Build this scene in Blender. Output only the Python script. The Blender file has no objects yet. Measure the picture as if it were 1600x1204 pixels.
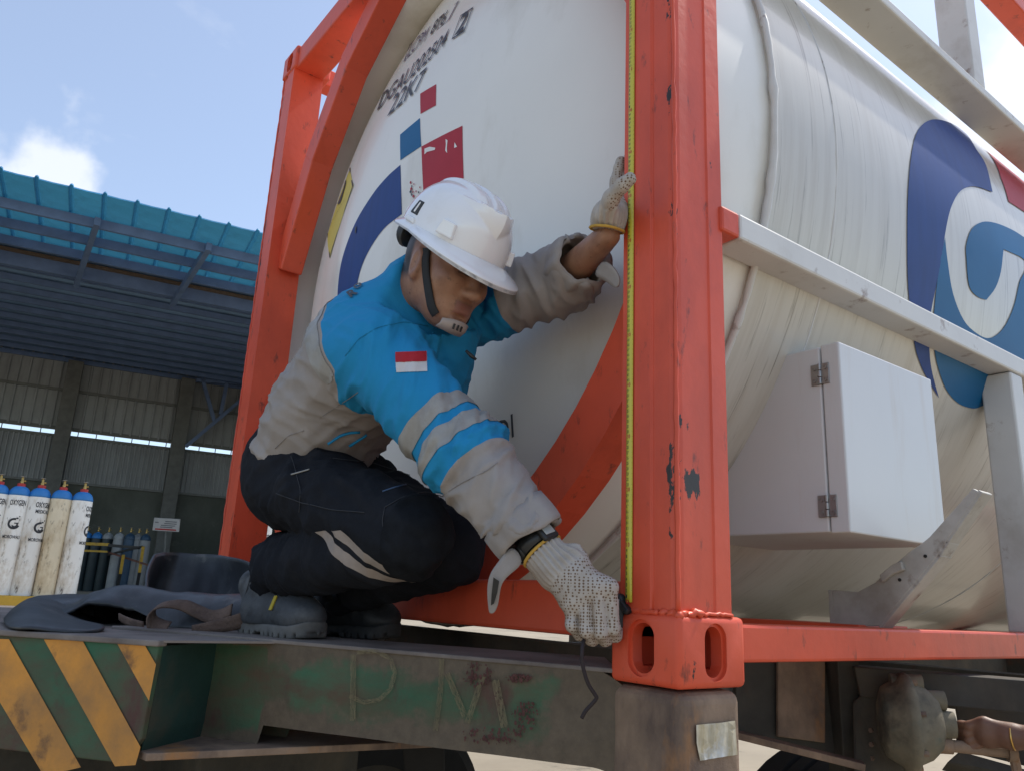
import bpy, bmesh, math, random
import numpy as np
from mathutils import Vector, Matrix
random.seed(7); rng = np.random.default_rng(7)
S = bpy.context.scene; COL = S.collection
# ------------------------------------------------------------------ camera, light, exposure
CAM = np.array([-1.05827, -0.91274, 0.13066]); YAW, PITCH, ROLL = math.radians(52.951), math.radians(15.045), math.radians(2.7015)
FPX = 1238.79                                         # focal length in pixels of a 1600 x 1204 frame
FW = np.array([math.cos(PITCH)*math.cos(YAW), math.cos(PITCH)*math.sin(YAW), math.sin(PITCH)])
_r = np.cross(FW, [0, 0, 1]); _r /= np.linalg.norm(_r); _u = np.cross(_r, FW)
RT = math.cos(ROLL)*_r + math.sin(ROLL)*_u; UP = -math.sin(ROLL)*_r + math.cos(ROLL)*_u
cd = bpy.data.cameras.new('camera'); cam = bpy.data.objects.new('camera', cd); COL.objects.link(cam)
cd.sensor_width = 36; cd.lens = 36*FPX/1600; cd.clip_start = .05; cd.clip_end = 5000
cam.matrix_world = Matrix(((RT[0], UP[0], -FW[0], CAM[0]), (RT[1], UP[1], -FW[1], CAM[1]), (RT[2], UP[2], -FW[2], CAM[2]), (0, 0, 0, 1)))
S.camera = cam
SUN_AZ, SUN_EL = math.radians(-3), math.radians(56)  # direction towards the sun, measured from +X towards +Y
w = bpy.data.worlds.new('World'); S.world = w; w.use_nodes = True
nt = w.node_tree; nt.nodes.clear()
out = nt.nodes.new('ShaderNodeOutputWorld'); bg = nt.nodes.new('ShaderNodeBackground'); sky = nt.nodes.new('ShaderNodeTexSky')
sky.sky_type = 'NISHITA'; sky.sun_disc = False; sky.sun_elevation = SUN_EL; sky.sun_rotation = math.pi/2 - SUN_AZ
sky.air_density = 1.0; sky.dust_density = .7; sky.ozone_density = 1.2
tc = nt.nodes.new('ShaderNodeTexCoord'); mp = nt.nodes.new('ShaderNodeMapping'); mp.inputs['Scale'].default_value = (1, 1, 1.9)
mp.inputs['Location'].default_value = (3.3, 1.75, .2)
n1 = nt.nodes.new('ShaderNodeTexNoise'); n1.inputs['Scale'].default_value = 3.0; n1.inputs['Detail'].default_value = 9; n1.inputs['Roughness'].default_value = .55
rp = nt.nodes.new('ShaderNodeValToRGB'); rp.color_ramp.elements[0].position = .60; rp.color_ramp.elements[1].position = .90
mx = nt.nodes.new('ShaderNodeMix'); mx.data_type = 'RGBA'; mx.inputs['B'].default_value = (5.3, 5.4, 5.6, 1)
L = nt.links.new
def cloud_bank(q, r0, r1):                            # a cumulus bank in a given direction of the sky
    d = FW + RT*((q[0]-800)/FPX) + UP*((602-q[1])/FPX); d /= np.linalg.norm(d)
    a = nt.nodes.new('ShaderNodeVectorMath'); a.operation = 'DISTANCE'; a.inputs[1].default_value = tuple(d); nt.links.new(tc.outputs['Generated'], a.inputs[0])
    n = nt.nodes.new('ShaderNodeTexNoise'); n.inputs['Scale'].default_value = 11; n.inputs['Detail'].default_value = 8; nt.links.new(tc.outputs['Generated'], n.inputs['Vector'])
    b = nt.nodes.new('ShaderNodeMath'); b.operation = 'MULTIPLY_ADD'; b.inputs[1].default_value = -.30; nt.links.new(n.outputs['Fac'], b.inputs[0]); nt.links.new(a.outputs['Value'], b.inputs[2])
    c = nt.nodes.new('ShaderNodeMapRange'); c.interpolation_type = 'SMOOTHSTEP'; c.inputs['From Min'].default_value = r1-.15; c.inputs['From Max'].default_value = r0-.15; nt.links.new(b.outputs[0], c.inputs['Value']); return c.outputs['Result']
banks = [cloud_bank((25, 335), .065, .125), cloud_bank((-230, 330), .08, .17), cloud_bank((1690, 200), .07, .14)]
L(tc.outputs['Generated'], mp.inputs['Vector']); L(mp.outputs['Vector'], n1.inputs['Vector']); L(n1.outputs['Fac'], rp.inputs['Fac'])
mm = nt.nodes.new('ShaderNodeMath'); mm.operation = 'MULTIPLY_ADD'; mm.inputs[1].default_value = .55; mm.inputs[2].default_value = .16
fac = rp.outputs['Color']
for b_ in banks:
    q_ = nt.nodes.new('ShaderNodeMath'); q_.operation = 'MAXIMUM'; L(fac, q_.inputs[0]); L(b_, q_.inputs[1]); fac = q_.outputs[0]
L(fac, mm.inputs[0]); L(mm.outputs[0], mx.inputs['Factor'])
L(sky.outputs['Color'], mx.inputs['A']); L(mx.outputs['Result'], bg.inputs['Color']); bg.inputs['Strength'].default_value = .15
L(bg.outputs['Background'], out.inputs['Surface'])
sl = bpy.data.lights.new('sun', 'SUN'); sun = bpy.data.objects.new('sun', sl); COL.objects.link(sun)
sl.energy = 3.4; sl.angle = math.radians(.55); sl.color = (1, .95, .86)
sd = Vector((math.cos(SUN_EL)*math.cos(SUN_AZ), math.cos(SUN_EL)*math.sin(SUN_AZ), math.sin(SUN_EL)))
sun.rotation_euler = sd.to_track_quat('Z', 'Y').to_euler()
vs = S.view_settings; vs.view_transform = 'Standard'; vs.look = 'None'; vs.exposure = .53; vs.gamma = 1; vs.use_curve_mapping = False
# ------------------------------------------------------------------ helpers
V = lambda *a: np.array(a, float)
def ray(q): return FW + RT*((q[0]-800)/FPX) + UP*((602-q[1])/FPX)
def on(q, ax, val):                                   # point of the plane axis = val seen at photo pixel q
    i = 'xyz'.index(ax); d = ray(q); return CAM + d*((val-CAM[i])/d[i])
def at(q, D): return CAM + ray(q)*D                   # point at depth D metres
def onplane(q, P, n):
    d = ray(q); n = np.array(n, float); return CAM + d*(((np.array(P)-CAM)@n)/(d@n))
def link(o, parent=None, loc=None):
    COL.objects.link(o)
    if parent is not None: o.parent = parent
    return o
def props(o, label=None, cat=None, group=None, kind=None):
    for k, v in (('label', label), ('category', cat), ('group', group), ('kind', kind)):
        if v: o[k] = v
    return o
def thing(name, label, cat, loc=(0, 0, 0), group=None, rot=None):
    o = bpy.data.objects.new(name, None); COL.objects.link(o); o.location = Vector(loc); o.empty_display_size = .1
    if rot is not None: o.rotation_euler = rot
    return props(o, label, cat, group)
def wl(o):                                            # accumulated location of a parent chain (translations only)
    p = Vector((0, 0, 0))
    while o is not None: p += o.location; o = o.parent
    return p
def mesh(name, verts, faces, mat=None, parent=None, smooth=False, local=False, bevel=0, seg=2, attrs=None, sharp=None):
    me = bpy.data.meshes.new(name); v = np.asarray(verts, float).reshape(-1, 3)
    if parent is not None and not local: v = v - np.array(wl(parent))
    me.from_pydata(v.tolist(), [], [list(map(int, f)) for f in faces]) if not isinstance(faces, np.ndarray) else fast(me, v, faces)
    if smooth: me.polygons.foreach_set('use_smooth', [True]*len(me.polygons))
    if attrs:
        for k, a in attrs.items():
            at_ = me.attributes.new(k, 'FLOAT', 'POINT'); at_.data.foreach_set('value', np.asarray(a, np.float32))
    me.update(); o = bpy.data.objects.new(name, me); link(o, parent)
    for m in (mat if isinstance(mat, (list, tuple)) else [mat]):
        if m: me.materials.append(m)
    if bevel:
        b = o.modifiers.new('bevel', 'BEVEL'); b.width = bevel; b.segments = seg; b.limit_method = 'ANGLE'; b.angle_limit = math.radians(40)
        b.harden_normals = False
    if sharp is not None and smooth:
        me.set_sharp_from_angle(angle=math.radians(sharp))
    return o
def fast(me, v, f):
    n, k = f.shape
    me.vertices.add(len(v)); me.vertices.foreach_set('co', v.astype(np.float32).ravel())
    me.loops.add(n*k); me.loops.foreach_set('vertex_index', f.astype(np.int32).ravel())
    me.polygons.add(n); me.polygons.foreach_set('loop_start', (np.arange(n)*k).astype(np.int32)); me.polygons.foreach_set('loop_total', np.full(n, k, np.int32))
    me.update(calc_edges=True)
class B:                                              # collects shapes into one mesh
    def __init__(s): s.v = []; s.f = []
    def add(s, v, f):
        k = len(s.v); s.v += [tuple(map(float, p)) for p in v]; s.f += [[i+k for i in q] for q in f]; return s
    def box(s, lo, hi):
        (a, b, c), (d, e, g) = lo, hi
        return s.add([(a, b, c), (d, b, c), (d, e, c), (a, e, c), (a, b, g), (d, b, g), (d, e, g), (a, e, g)],
                     [(0, 3, 2, 1), (4, 5, 6, 7), (0, 1, 5, 4), (1, 2, 6, 5), (2, 3, 7, 6), (3, 0, 4, 7)])
    def obox(s, c, ax, ay, az, dx, dy, dz):           # oriented box, half sizes
        c, ax, ay, az = (np.array(t, float) for t in (c, ax, ay, az)); P = []
        for k in (-1, 1):
            for i, j in ((-1, -1), (1, -1), (1, 1), (-1, 1)): P.append(c+ax*dx*i+ay*dy*j+az*dz*k)
        return s.add(P, [(0, 3, 2, 1), (4, 5, 6, 7), (0, 1, 5, 4), (1, 2, 6, 5), (2, 3, 7, 6), (3, 0, 4, 7)])
    def beam(s, p0, p1, wd, ht, up=(0, 0, 1)):
        p0, p1 = np.array(p0, float), np.array(p1, float); d = p1-p0; l = np.linalg.norm(d); d /= l
        sd_ = np.cross(d, up); sd_ /= np.linalg.norm(sd_); u_ = np.cross(sd_, d)
        return s.obox((p0+p1)/2, d, sd_, u_, l/2, wd/2, ht/2)
    def prism(s, poly, vec):                          # planar polygon (3-D points) pushed along vec
        poly = [np.array(p, float) for p in poly]; n = len(poly); vec = np.array(vec, float)
        return s.add(poly+[p+vec for p in poly], [list(range(n))[::-1], list(range(n, 2*n))]+[[i, (i+1) % n, n+(i+1) % n, n+i] for i in range(n)])
    def tube(s, pts, r, n=8, cap=True):
        pts = [np.array(p, float) for p in pts]; m = len(pts); r = r if hasattr(r, '__len__') else [r]*m
        t = [pts[min(i+1, m-1)]-pts[max(i-1, 0)] for i in range(m)]; t = [q/max(np.linalg.norm(q), 1e-9) for q in t]
        a = np.cross(t[0], (0, 0, 1.)); a = a if np.linalg.norm(a) > .1 else np.cross(t[0], (1., 0, 0)); a /= np.linalg.norm(a); Vv = []
        for i in range(m):
            a = a-t[i]*(a@t[i]); a /= np.linalg.norm(a); b = np.cross(t[i], a)
            Vv += [pts[i]+r[i]*(math.cos(2*math.pi*k/n)*a+math.sin(2*math.pi*k/n)*b) for k in range(n)]
        F = [[i*n+k, i*n+(k+1) % n, (i+1)*n+(k+1) % n, (i+1)*n+k] for i in range(m-1) for k in range(n)]
        if cap: F += [list(range(n))[::-1], [(m-1)*n+k for k in range(n)]]
        return s.add(Vv, F)
    def lathe(s, prof, c, axis='z', n=32, cap=True):  # prof: (radius, height)
        m = len(prof); Vv = []
        for r, h in prof:
            for k in range(n):
                a = 2*math.pi*k/n; x, y = r*math.cos(a), r*math.sin(a)
                Vv.append({'z': (x, y, h), 'x': (h, x, y), 'y': (y, h, x)}[axis])
        F = [[i*n+k, i*n+(k+1) % n, (i+1)*n+(k+1) % n, (i+1)*n+k] for i in range(m-1) for k in range(n)]
        if cap: F += [list(range(n))[::-1], [(m-1)*n+k for k in range(n)]]
        return s.add([np.array(q)+np.array(c, float) for q in Vv], F)
    def grid(s, P):                                   # P: rows x cols x 3
        P = np.asarray(P, float); a, b = P.shape[:2]
        return s.add(P.reshape(-1, 3), [[i*b+j, i*b+j+1, (i+1)*b+j+1, (i+1)*b+j] for i in range(a-1) for j in range(b-1)])
    def build(s, name, mat, parent=None, **k): return mesh(name, s.v, s.f, mat, parent, **k)
def dup(o, parent=None):
    c = o.copy(); COL.objects.link(c)
    if parent is not None: c.parent = parent
    for ch in list(o.children): dup(ch, c)
    return c
# ------------------------------------------------------------------ materials
def M(name, col, rough=.5, metal=0, var=.12, vs=6, stretch=(1, 1, 1), bump=.0, bs=80, dirt=None, dirt2=None, coat=0, spec=.5, rand=0, sss=0, bdist=.004, trans=0):
    """Principled paint: base colour with soft variation, up to two noise-masked layers of wear (colour, amount 0-1, scale, stretch), fine relief."""
    m = bpy.data.materials.new(name); m.use_nodes = True; t = m.node_tree; p = t.nodes['Principled BSDF']; N = t.nodes.new; Lk = t.links.new
    p.inputs['Roughness'].default_value = rough; p.inputs['Metallic'].default_value = metal; p.inputs['Coat Weight'].default_value = coat
    p.inputs['Coat Roughness'].default_value = .08; p.inputs['Specular IOR Level'].default_value = spec
    if sss: p.inputs['Subsurface Weight'].default_value = sss; p.inputs['Subsurface Radius'].default_value = (.012, .004, .002)
    if trans: p.inputs['Transmission Weight'].default_value = trans
    co = N('ShaderNodeTexCoord').outputs['Object']
    def noise(scale, st=(1, 1, 1), det=6, ro=.6, off=0):
        g = N('ShaderNodeMapping'); g.inputs['Scale'].default_value = st; g.inputs['Location'].default_value = (off, off*.7, off*1.3); Lk(co, g.inputs['Vector'])
        n = N('ShaderNodeTexNoise'); n.inputs['Scale'].default_value = scale; n.inputs['Detail'].default_value = det; n.inputs['Roughness'].default_value = ro
        Lk(g.outputs[0], n.inputs['Vector']); return n.outputs['Fac']
    def mix(f, a, b):
        x = N('ShaderNodeMix'); x.data_type = 'RGBA'
        for k, vv in (('A', a), ('B', b)):
            if hasattr(vv, '__len__'): x.inputs[k].default_value = (*vv[:3], 1)
            else: Lk(vv, x.inputs[k])
        Lk(f, x.inputs['Factor']); return x.outputs['Result']
    def ramp(f, lo, hi):
        g = N('ShaderNodeMapRange'); g.inputs['From Min'].default_value = lo; g.inputs['From Max'].default_value = hi; Lk(f, g.inputs['Value']); return g.outputs['Result']
    d = tuple(c*(1-var) for c in col); l = tuple(min(1, c*(1+var)) for c in col)
    c = mix(ramp(noise(vs, stretch), .3, .7), d, l)
    if rand:
        oi = N('ShaderNodeObjectInfo'); h = N('ShaderNodeHueSaturation'); g = N('ShaderNodeMapRange'); g.inputs['To Min'].default_value = 1-rand; g.inputs['To Max'].default_value = 1+rand
        Lk(oi.outputs['Random'], g.inputs['Value']); Lk(g.outputs[0], h.inputs['Value']); Lk(c, h.inputs['Color']); c = h.outputs[0]
    for q, dd in enumerate((dirt, dirt2)):
        if dd:
            f = ramp(noise(dd[2], dd[3] if len(dd) > 3 else (1, 1, 1), 8, .65, 3.7+q*5), .62-.35*dd[1], .72-.25*dd[1]+(.12 if q == 0 else .03))
            c = mix(f, c, dd[0])
    m['base'] = 1; Lk(c, p.inputs['Base Color'])
    if bump:
        b = N('ShaderNodeBump'); b.inputs['Strength'].default_value = bump; b.inputs['Distance'].default_value = bdist; Lk(noise(bs, stretch, 5), b.inputs['Height']); Lk(b.outputs[0], p.inputs['Normal'])
    return m
ORANGE = M('orange_paint', (.66, .088, .038), .42, var=.10, vs=4, bump=.16, bs=35, dirt=((.50, .062, .028), .42, 5, (1, 1, .5)), dirt2=((.06, .03, .025), .045, 24, (1, 1, .4)), spec=.4)
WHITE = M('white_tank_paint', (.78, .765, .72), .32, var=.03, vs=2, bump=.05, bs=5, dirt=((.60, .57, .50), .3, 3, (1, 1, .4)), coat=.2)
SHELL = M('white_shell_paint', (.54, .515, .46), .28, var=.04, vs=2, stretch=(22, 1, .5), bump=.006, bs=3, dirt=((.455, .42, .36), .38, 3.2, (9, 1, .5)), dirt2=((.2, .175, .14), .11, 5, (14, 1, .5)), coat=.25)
RAILW = M('white_rail_paint', (.60, .59, .57), .45, var=.05, vs=5, bump=.06, bs=40, dirt=((.42, .39, .35), .28, 4), dirt2=((.2, .12, .08), .03, 14))
CABW = M('cabinet_paint', (.60, .60, .605), .35, var=.03, vs=3, dirt=((.55, .51, .48), .25, 2.5, (6, 6, .6)), coat=.1)
STEEL = M('dull_steel', (.36, .35, .34), .42, 1, var=.2, vs=20, bump=.1)
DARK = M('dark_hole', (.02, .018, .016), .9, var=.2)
RUST = M('rusty_steel', (.25, .17, .115), .85, var=.3, vs=9, bump=.5, bs=60, dirt=((.075, .05, .042), .5, 7, (1, 1, .5)), dirt2=((.36, .17, .06), .2, 5, (1.5, 1.5, .6)))
GREEN = M('worn_green_paint', (.03, .118, .06), .75, var=.35, vs=5, bump=.4, bs=50, dirt=((.085, .06, .034), .75, 4, (1, 1, 2.2)), dirt2=((.08, .035, .027), .24, 8, (1, 1, .7)))
TEAL = M('dark_green_paint', (.014, .045, .036), .6, var=.3, vs=4, bump=.3, bs=50, dirt=((.06, .05, .035), .45, 5))
DECK = M('worn_deck_steel', (.19, .16, .14), .8, var=.3, vs=6, bump=.5, bs=45, dirt=((.09, .07, .06), .45, 5))
CHAS = M('chassis_grime', (.052, .047, .038), .85, var=.35, vs=6, bump=.5, bs=40, dirt=((.095, .078, .055), .45, 5, (1, 1, .5)), dirt2=((.08, .04, .025), .1, 9))
CONC = M('yard_concrete', (.30, .25, .18), .9, var=.12, vs=.8, bump=.3, bs=14, dirt=((.20, .165, .115), .4, .5), dirt2=((.09, .08, .06), .1, 1.7))
BLUEROOF = M('blue_roof_sheet', (.06, .30, .56), .5, var=.12, vs=3, bump=.1, rand=.12, dirt=((.04, .18, .34), .3, 4))
SOFF = M('blue_roof_underside', (.20, .32, .50), .55, var=.12, vs=3)
NAVY = M('navy_steel', (.13, .20, .36), .5, var=.15, vs=4)
CLAD = M('grey_cladding', (.32, .34, .345), .6, var=.12, vs=1.5, rand=.1, dirt=((.21, .22, .22), .35, 1.2, (1, 1, .4)))
CONCW = M('old_concrete_wall', (.115, .125, .108), .9, var=.2, vs=.8, bump=.3, bs=9, dirt=((.055, .065, .05), .5, .6, (1, 1, .5)), dirt2=((.2, .2, .18), .12, 1.4))
GIRT = M('grey_girt', (.17, .18, .17), .6, var=.15)
YELW = M('yellow_paint', (.55, .33, .035), .6, var=.1, dirt=((.2, .12, .04), .3, 6))

def translucent(m, col, fac):                         # thin coloured sheet that lets some daylight through
    t = m.node_tree; p = t.nodes['Principled BSDF']; o = next(n for n in t.nodes if n.type == 'OUTPUT_MATERIAL'); tr = t.nodes.new('ShaderNodeBsdfTranslucent'); tr.inputs['Color'].default_value = (*col, 1)
    x = t.nodes.new('ShaderNodeMixShader'); x.inputs[0].default_value = fac; t.links.new(p.outputs[0], x.inputs[1]); t.links.new(tr.outputs[0], x.inputs[2]); t.links.new(x.outputs[0], o.inputs['Surface'])
translucent(BLUEROOF, (.035, .18, .28), .22)
# ------------------------------------------------------------------ the tank container (origin: outer bottom corner nearest the camera)
CL, CW, CH = 6.058, 2.438, 2.591
YC, ZC, RT_ = 1.219, 1.268, 1.218
box_ = thing('tank_container', 'white tank container in an orange steel frame with blue and red logos', 'tank container', (CL/2, CW/2, 0))
def corner(vs_, cx, cy, cz=0):                        # mirror verts built at the near bottom corner to another corner
    v = np.array(vs_, float).copy()
    if cx: v[:, 0] = CL-v[:, 0]
    if cy: v[:, 1] = CW-v[:, 1]
    if cz: v[:, 2] = CH-v[:, 2]
    return v
def oval(n=28, a=.0255, b=.042):                      # upright oblong hole outline
    h = b-a; return [(a*math.cos(t), a*math.sin(t)+(h if math.sin(t) >= 0 else -h)) for t in [2*math.pi*(k+.5)/n for k in range(n)]]
def make_casting():
    def ob(b):
        me = bpy.data.meshes.new('t'); me.from_pydata(b.v, [], b.f); bm = bmesh.new(); bm.from_mesh(me); bmesh.ops.recalc_face_normals(bm, faces=bm.faces); bm.to_mesh(me); bm.free()
        o = bpy.data.objects.new('t', me); COL.objects.link(o); return o
    a = ob(B().box((0, 0, 0), (.178, .162, .118)))
    bv = a.modifiers.new('b', 'BEVEL'); bv.width = .011; bv.segments = 3
    cuts = [ob(B().box((.03, .03, .028), (.16, .145, .095)))]
    cuts.append(ob(B().prism([(-.02, .086+p, .060+q) for p, q in oval()], (.08, 0, 0))))
    cuts.append(ob(B().prism([(.094+p, -.02, .059+q) for p, q in oval(a=.024)], (0, .08, 0))))
    cuts.append(ob(B().prism([(-.02, .086+p*1.22, .060+q*1.13) for p, q in oval()], (.027, 0, 0))))
    cuts.append(ob(B().prism([(.094+p*1.22, -.02, .059+q*1.13) for p, q in oval(a=.024)], (0, .027, 0))))
    for c in cuts:
        m = a.modifiers.new('x', 'BOOLEAN'); m.object = c; m.operation = 'DIFFERENCE'; m.solver = 'EXACT'
    dg = bpy.context.evaluated_depsgraph_get(); ev = a.evaluated_get(dg); me = ev.to_mesh()
    v = [tuple(x.co) for x in me.vertices]; f = [list(p.vertices) for p in me.polygons]; ev.to_mesh_clear()
    for o in cuts+[a]: bpy.data.objects.remove(o)
    return v, f
cv, cf = make_casting()
casts = []
for cx in (0, 1):
    for cy in (0, 1):
        for cz in (0, 1): casts.append(mesh('corner_casting', corner(cv, cx, cy, cz), cf, ORANGE, box_, smooth=True, sharp=35))
def jitter_line(p0, p1, n, a):
    p0, p1 = np.array(p0), np.array(p1); return [p0+(p1-p0)*k/n+rng.normal(0, a, 3) for k in range(n+1)]
# chipped orange: the worn welds of the posts show steel through the paint along the corner
def post_mat():
    m = ORANGE.copy(); m.name = 'orange_post_paint'; t = m.node_tree; p = t.nodes['Principled BSDF']; N = t.nodes.new; Lk = t.links.new
    c0 = p.inputs['Base Color'].links[0].from_socket; co = N('ShaderNodeTexCoord').outputs['Object']; sp = N('ShaderNodeSeparateXYZ'); Lk(co, sp.inputs[0])
    g = N('ShaderNodeMapping'); g.inputs['Scale'].default_value = (1, 1, .35); Lk(co, g.inputs['Vector'])
    n = N('ShaderNodeTexNoise'); n.inputs['Scale'].default_value = 44; n.inputs['Detail'].default_value = 12; n.inputs['Roughness'].default_value = .66; Lk(g.outputs[0], n.inputs['Vector'])
    def math_(op, a, b):
        q = N('ShaderNodeMath'); q.operation = op
        for k, x in enumerate((a, b)):
            if isinstance(x, (int, float)): q.inputs[k].default_value = x
            else: Lk(x, q.inputs[k])
        return q.outputs[0]
    # attribute 'wear' is 1 where the paint has been knocked (weld edges, the scrape at waist height)
    at_ = N('ShaderNodeAttribute'); at_.attribute_name = 'wear'
    s = math_('GREATER_THAN', math_('ADD', n.outputs['Fac'], math_('MULTIPLY', at_.outputs['Fac'], .31)), .80)
    x = N('ShaderNodeMix'); x.data_type = 'RGBA'; x.inputs['B'].default_value = (.028, .022, .02, 1); Lk(s, x.inputs['Factor']); Lk(c0, x.inputs['A']); Lk(x.outputs['Result'], p.inputs['Base Color'])
    return m
OPOST = post_mat()
for c_ in casts:                                      # castings are knocked bare along their bottom edges
    c_.data.materials[0] = OPOST; a_ = c_.data.attributes.new('wear', 'FLOAT', 'POINT'); zz0 = min(v_.co.z for v_ in c_.data.vertices)
    a_.data.foreach_set('value', [max(0, .62-(v_.co.z-zz0)*9) for v_ in c_.data.vertices])
def post_grid():
    # outline of the post (x, y), near corner, with the joint seams the welds follow; swept in z with fine steps so that wear can vary
    o = [(.14, .008), (.108, .008), (.106, .011), (.02, .011), (.014, .014), (.010, .022), (.010, .066), (.0065, .069), (.0065, .142), (.15, .142), (.15, .008)]
    o = [(.15, .008), (.108, .008), (.105, .011)]+[(.105-.0195*k, .011) for k in range(1, 5)]+[(.018, .012), (.012, .018), (.010, .026), (.010, .046), (.010, .066), (.006, .070), (.006, .095), (.006, .118), (.006, .142), (.06, .142), (.15, .142)]
    zs = np.concatenate([np.linspace(.116, 2.476, 190)]); n = len(o); Vv = []; wr = []
    for z in zs:
        for x, y in o:
            wv = 0
            if abs(x-.016) < .008 and y < .03: wv = .72+.3*math.sin(z*7.3)*math.sin(z*3.1)+.18*math.sin(z*23)
            if x < .011 and abs(y-.068) < .01: wv = max(wv, .42)
            if y < .012 and .02 < x < .08: wv = max(wv, 1.15*math.exp(-((z-.345)/.05)**2), 1.0*math.exp(-((z-.44)/.03)**2)*(x < .05))
            if x > .10 and y < .012: wv = max(wv, .38)
            if z < .15: wv = max(wv, .4)
            Vv.append((x, y, z)); wr.append(max(0, wv))
    F = [[i*n+k, i*n+(k+1) % n, (i+1)*n+(k+1) % n, (i+1)*n+k] for i in range(len(zs)-1) for k in range(n)]
    return Vv, F, wr
pv, pf, pw = post_grid()
for cx in (0, 1):
    for cy in (0, 1):
        o = mesh('corner_post', corner(pv, cx, cy), pf, OPOST, box_, attrs={'wear': pw})
        b = B().tube([(.0105, .067, z) for z in np.linspace(.12, 2.47, 60)], [.0022+.0008*random.random() for _ in range(60)], 6)
        b.tube([(.012+rng.normal(0, .0007), .012+rng.normal(0, .0007), z) for z in np.linspace(.12, 2.47, 90)], [.0035+.002*random.random() for _ in range(90)], 6)
        b.tube(jitter_line((.008, .145, .121), (.008, .05, .121), 14, .0012), .005, 6).tube(jitter_line((.012, .05, .120), (.012, .012, .118), 8, .0025), .008, 6).tube(jitter_line((.012, .01, .119), (.06, .006, .121), 9, .0025), .0065, 6).tube(jitter_line((.06, .006, .121), (.15, .006, .121), 12, .001), .0035, 6)
        mesh('weld_bead', corner(b.v, cx, cy), b.f, ORANGE, o, smooth=True)
# end frames: sill, header, curved corner braces
for cx in (0, 1):
    mesh('end_sill', corner(B().box((.022, .145, .068), (.14, CW-.145, .172)).v, cx, 0), B().box((0, 0, 0), (1, 1, 1)).f, ORANGE, box_, bevel=.008)
    mesh('end_header', corner(B().box((.012, .148, 2.470), (.15, CW-.148, 2.578)).v, cx, 0), B().box((0, 0, 0), (1, 1, 1)).f, ORANGE, box_, bevel=.008)
    for cy in (0, 1):
        # lower brace: a plate beam bent round the tank
        b = B(); P = []; A0, A1 = math.radians(270-79), math.radians(270-11)
        b2 = B()
        angs = np.linspace(math.radians(193), math.radians(259), 15)
        for a in angs:
            c, s_ = math.cos(a), math.sin(a); ri, ro = 1.145, 1.262
            P.append([(.08, YC+ri*c, 1.3+ri*s_), (.08, YC+ro*c, 1.3+ro*s_), (.17, YC+ro*c, 1.3+ro*s_), (.17, YC+ri*c, 1.3+ri*s_), (.08, YC+ri*c, 1.3+ri*s_)])
        P = np.array(P); P[:, :, 1] = np.maximum(P[:, :, 1], .135); P[:, :, 2] = np.maximum(P[:, :, 2], .16)
        b.grid(P); mesh('corner_brace', corner(b.v, cx, cy), b.f, ORANGE, box_)
        # upper brace: three straight lengths welded end to end
        b = B(); q = [(.20, 1.56), (.262, 1.72), (.52, 2.17), (.80, 2.42), (.95, 2.50)]
        q = [(.135, 1.49), (.345, 1.93), (.61, 2.26), (1.0, 2.515)]
        for i in range(3):
            p0, p1 = np.array([.1, *q[i]]), np.array([.1, *q[i+1]])
            b.beam(p0, p1, .085+.0015*i, .115-.0015*i, up=(1, 0, 0)) if False else b.obox((p0+p1)/2, (p1-p0)/np.linalg.norm(p1-p0), (1, 0, 0), np.cross((p1-p0)/np.linalg.norm(p1-p0), (1, 0, 0)), np.linalg.norm(p1-p0)/2+.008, .048+.001*i, .055+.001*i)
        mesh('corner_brace', corner(b.v, cx, cy), b.f, ORANGE, box_, bevel=.006)
# side frames
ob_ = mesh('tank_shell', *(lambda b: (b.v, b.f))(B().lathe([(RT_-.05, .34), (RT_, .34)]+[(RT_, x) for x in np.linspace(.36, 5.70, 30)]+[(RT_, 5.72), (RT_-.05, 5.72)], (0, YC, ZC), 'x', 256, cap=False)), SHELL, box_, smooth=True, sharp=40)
mesh('tank_shell', *(lambda b: (b.v, b.f))(B().lathe([(RT_-.012, .34), (RT_-.012, .13), (RT_-.042, .13), (RT_-.044, .30)], (0, YC, ZC), 'x', 128, cap=False)), WHITE, box_, smooth=True, sharp=40).name = 'tank_skirt'
mesh('tank_skirt', *(lambda b: (b.v, b.f))(B().lathe([(RT_-.012, CL-.34), (RT_-.012, CL-.13), (RT_-.042, CL-.13), (RT_-.044, CL-.30)], (0, YC, ZC), 'x', 96, cap=False)), WHITE, box_, smooth=True, sharp=40)
RD = RT_-.042; XD0 = .055
def dish_x(r): return XD0+.215*(np.minimum(r, RD)/RD)**2.5
prof = [(r, float(dish_x(r))) for r in np.linspace(RD, .004, 40)]
mesh('tank_end', *(lambda b: (b.v, b.f))(B().lathe(prof, (0, YC, ZC), 'x', 128)), WHITE, box_, smooth=True)
mesh('tank_end', *(lambda b: (b.v, b.f))(B().lathe([(r, CL-x) for r, x in prof], (0, YC, ZC), 'x', 64)), WHITE, box_, smooth=True)
def ringbead(name, x, r, t, amp, parent, a0=0, a1=360, n=240):
    P = [(x+rng.normal(0, amp), YC+r*math.cos(math.radians(a)), ZC+r*math.sin(math.radians(a))) for a in np.linspace(a0, a1, n)]
    B().tube(P, [t*(1+.16*rng.normal()) if amp else t for _ in P], 8).build(name, RAILW if amp else SHELL, parent, smooth=True)
ringbead('weld_seam', .342, RT_+.001, .0085, .0009, box_)
ringbead('weld_seam', .60, RT_-.0015, .0035, .0004, box_)
ringbead('weld_seam', 2.35, RT_-.0015, .004, .0005, box_)
ringbead('weld_seam', 4.1, RT_-.0015, .004, .0005, box_)
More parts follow.
